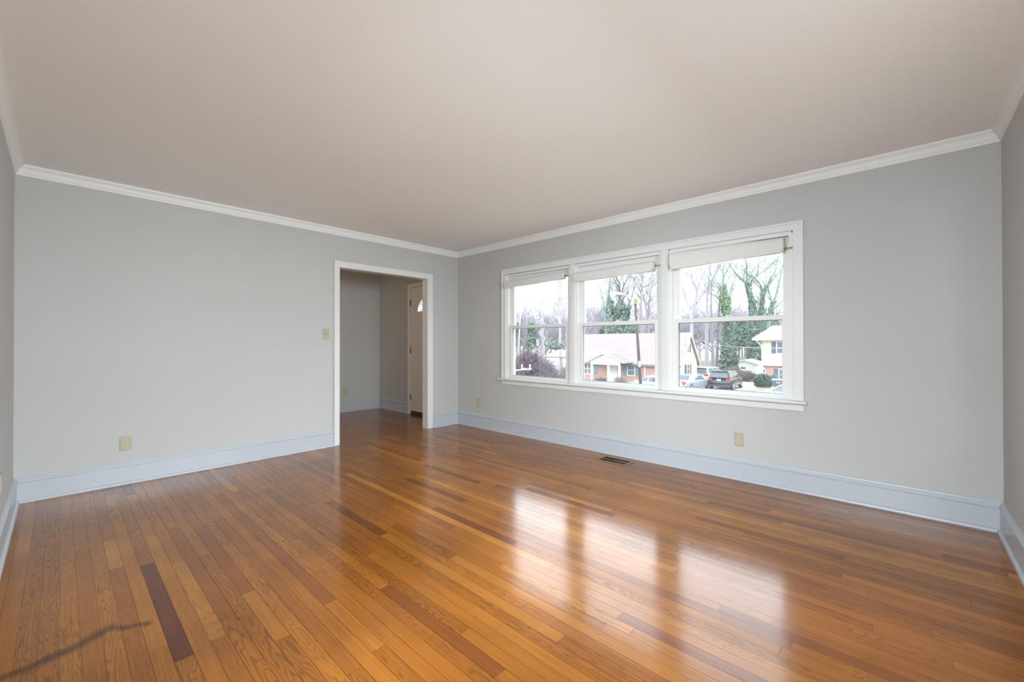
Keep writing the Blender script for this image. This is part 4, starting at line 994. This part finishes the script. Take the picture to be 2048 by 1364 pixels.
# --- cars
M_tire = mat('tyre_rubber', (.04,.04,.045), .9); M_rim = mat('alloy_rim', (.55,.56,.58), .35, metal=.6)
M_cglass = mat('car_glass', (.14,.17,.20), .08, coat=.5); M_red = mat('tail_light_red', (.55,.05,.06), .3); M_plate = mat('white_plate', (.75,.76,.78), .5)
M_cdark = mat('black_bumper_plastic', (.06,.06,.065), .6)
def car(name, pos, heading, paint, kind, label):
    """x forward, y left, z up in the car's own frame"""
    L_, Wd = (4.7, 1.82) if kind == 'sedan' else (4.75, 1.92)
    Hh, belt = (1.45, .93) if kind == 'sedan' else (1.72, 1.08)
    e = empty(name, pos); hl = L_/2; hw = Wd/2
    if kind == 'sedan': prof = [(-hl,.35),(-hl,.62),(-hl+.05,.92),(-hl+.2,1.0),(-hl+.75,1.02),(-.2,belt),(.9,.95),(hl-.5,.80),(hl-.1,.68),(hl,.5),(hl-.02,.3)]
    else: prof = [(-hl,.42),(-hl-.02,.66),(-hl+.02,1.05),(-hl+.1,1.10),(-.5,belt),(.9,1.05),(hl-.55,.98),(hl-.1,.86),(hl,.6),(hl-.02,.34)]
    n = len(prof)
    # lofted hull: cross sections with tumblehome
    mb = MB(); vs = []
    ring = []
    for (yy, inset) in ((-hw+.06,.0), (-hw,.03), (-hw,-.0), (hw,-.0), (hw,.03), (hw-.06,.0)): ring.append((yy, inset))
    sections = [(-hw+.10,.06),(-hw+.02,.0),(-hw+.05,-.05),(hw-.05,-.05),(hw-.02,.0),(hw-.10,.06)]
    xsn = [p[0] for p in prof]
    stations = 16; top = []
    def ztop(x):
        pp = [p for p in prof if p[1] > .45]; pp.sort()
        for a_, b_ in zip(pp, pp[1:]):
            if a_[0] <= x <= b_[0]: return a_[1]+(b_[1]-a_[1])*(x-a_[0])/max(1e-6, b_[0]-a_[0])
        return pp[0][1] if x < pp[0][0] else pp[-1][1]
    for i in range(stations+1):
        x = -hl + L_*i/stations; f = min(1, (hl-abs(x))/.45); w_ = hw*(.86+.14*math.sqrt(max(0,f))); zt = ztop(x); zb = .30 if abs(x) < hl-.3 else .38
        vs += [(x,-w_+.07,zb),(x,-w_,zb+.12),(x,-w_,zt*.72),(x,-w_+.05,zt-.06),(x,-w_+.12,zt),(x,w_-.12,zt),(x,w_-.05,zt-.06),(x,w_,zt*.72),(x,w_,zb+.12),(x,w_-.07,zb)]
    k = 10
    fs = [tuple(range(k)), tuple(range(stations*k,(stations+1)*k))[::-1]]
    for i in range(stations):
        for j in range(k): fs.append((i*k+j, i*k+(j+1) % k, (i+1)*k+(j+1) % k, (i+1)*k+j))
    def put(mbx, nm, m, parent=None, bevel=0):
        o = MB(); o.v = mbx.v; o.f = mbx.f; o.sm = mbx.sm
        off = Vector((0,0,0))
        ob = o.build(nm, m, None, bevel); ob.parent = parent or e; return ob
    mb.add(vs, fs, True); put(mb, 'body', paint)
    if kind == 'sedan': cab = [(-hl+.55,belt),(-hl+1.25,Hh-.04),(-.35,Hh),(.35,Hh-.03),(1.15,belt)]
    else: cab = [(-hl+.04,belt),(-hl+.35,Hh-.06),(-.9,Hh),(.5,Hh-.05),(1.2,belt)]
    wb, wt = hw-.10, hw-.30
    m = len(cab); cv = []
    for (x, z) in cab:
        t = (z-belt)/(Hh-belt); w_ = wb+(wt-wb)*t; cv += [(x,-w_,z-.02 if z == belt else z),(x,w_,z-.02 if z == belt else z)]
    cf = [tuple(range(0,2*m,2)), tuple(range(1,2*m,2))[::-1]]+[(2*i,2*i+1,(2*i+3) % (2*m),(2*i+2) % (2*m)) for i in range(m)]
    put(MB().add(cv, cf), 'cabin', paint, bevel=.05)
    # glass: sides, rear, front
    def side(x, z, s_):
        t = (z-belt)/(Hh-belt); return (x, s_*(wb+(wt-wb)*t+.012), z)
    z0, z1 = belt+.05, Hh-.11
    xr0, xr1 = cab[0][0], cab[1][0]; xf0, xf1 = cab[-1][0], cab[-2][0]
    def xr(z): return xr0+(xr1-xr0)*(z-belt)/(Hh-belt)
    def xf(z): return xf0+(xf1-xf0)*(z-belt)/(Hh-belt)
    cuts = [(.16,.0)] ; xm = .1
    spans = [(xr(z0)+.28, xr(z1)+.22, -.95 if kind == 'suv' else -.72), (-.86 if kind == 'suv' else -.63, None, .06), (.14, None, None)]
    for s_ in (-1, 1):
        segs = [((xr(z0)+.26, xr(z1)+.20), (spans[0][2], spans[0][2])), ((spans[1][0], spans[1][0]), (.06,.06)), ((.14,.14), (xf(z0)-.18, xf(z1)-.10))]
        for (a0, a1), (b0, b1) in segs:
            put(MB().quad(side(a0,z0,s_), side(b0,z0,s_), side(b1,z1,s_), side(a1,z1,s_)), 'side_window', M_cglass)
    for (xx, off) in ((xr, -.02), (xf, .02)):
        zz0, zz1 = z0+.02, Hh-.10
        w0 = wb+(wt-wb)*(zz0-belt)/(Hh-belt)-.10; w1 = wb+(wt-wb)*(zz1-belt)/(Hh-belt)-.08
        put(MB().quad((xx(zz0)+off,-w0,zz0), (xx(zz0)+off,w0,zz0), (xx(zz1)+off,w1,zz1), (xx(zz1)+off,-w1,zz1)), 'rear_window' if off < 0 else 'windshield', M_cglass)
    wr_ = .32 if kind == 'sedan' else .37
    for xw in (-hl+.95, hl-.90):
        for s_ in (-1, 1):
            wh = put(MB().tube([(xw,s_*(hw-.20),wr_),(xw,s_*(hw+.01),wr_)], wr_, 20), 'wheel', M_tire)
            r_ = MB().tube([(xw,s_*(hw-.05),wr_),(xw,s_*(hw+.02),wr_)], wr_*.62, 16); o = put(r_, 'rim', M_rim, wh)
    zl = .80 if kind == 'sedan' else .95
    for s_ in (-1, 1):
        put(MB().box((-hl-.03, s_*(hw-.42), zl-.07), (-hl+.12, s_*(hw-.04), zl+.08)), 'tail_light', M_red, bevel=.02)
        put(MB().box((xf0-.15, s_*(hw-.02), belt+.02), (xf0-.0, s_*(hw+.16), belt+.16)), 'mirror', paint, bevel=.03)
    put(MB().box((-hl-.035,-.16,zl-.10), (-hl-.0,.16,zl+.06)), 'license_plate', M_plate)
    put(MB().box((-hl-.06,-hw+.12,.34), (-hl+.15,hw-.12,.52)), 'bumper', M_cdark if kind == 'suv' else paint, bevel=.03)
    if kind == 'suv':
        put(MB().box((xr1-.22,-wt+.05,Hh-.08), (xr1+.05,wt-.05,Hh-.03)), 'spoiler', paint, bevel=.015)
    e.rotation_euler = (0,0,heading)
    tag(e, label, 'car'); return e
def cpaint(n, c): return mat(n, c, .3, coat=.7, spec=.5)
def park(px, d): 
    p = at(px, 682, d); p.z = ground_z(p.y)+.03; return p
car('parked_car', park(1452, 38.6), math.radians(92), cpaint('black_paint', (.022,.028,.038)), 'suv', 'black sport utility car seen from behind, parked in the driveway')
car('parked_car', park(1419, 44.0), math.radians(84), cpaint('white_paint', (.72,.73,.75)), 'suv', 'white sport utility car parked behind the silver and black cars')
car('parked_car', park(1381, 37.5), math.radians(80), cpaint('silver_paint', (.25,.29,.34)), 'sedan', 'silver sedan parked below the yellow gable end')
car('parked_car', park(1305, 35.4), math.radians(183), cpaint('glossy_white_paint', (.76,.77,.79)), 'sedan', 'white car behind the utility pole, seen from its side')
car('parked_car', park(1577, 28), math.radians(180), cpaint('bright_white_paint', (.76,.77,.79)), 'sedan', 'white car with only its sloping roof showing at the lower right corner')
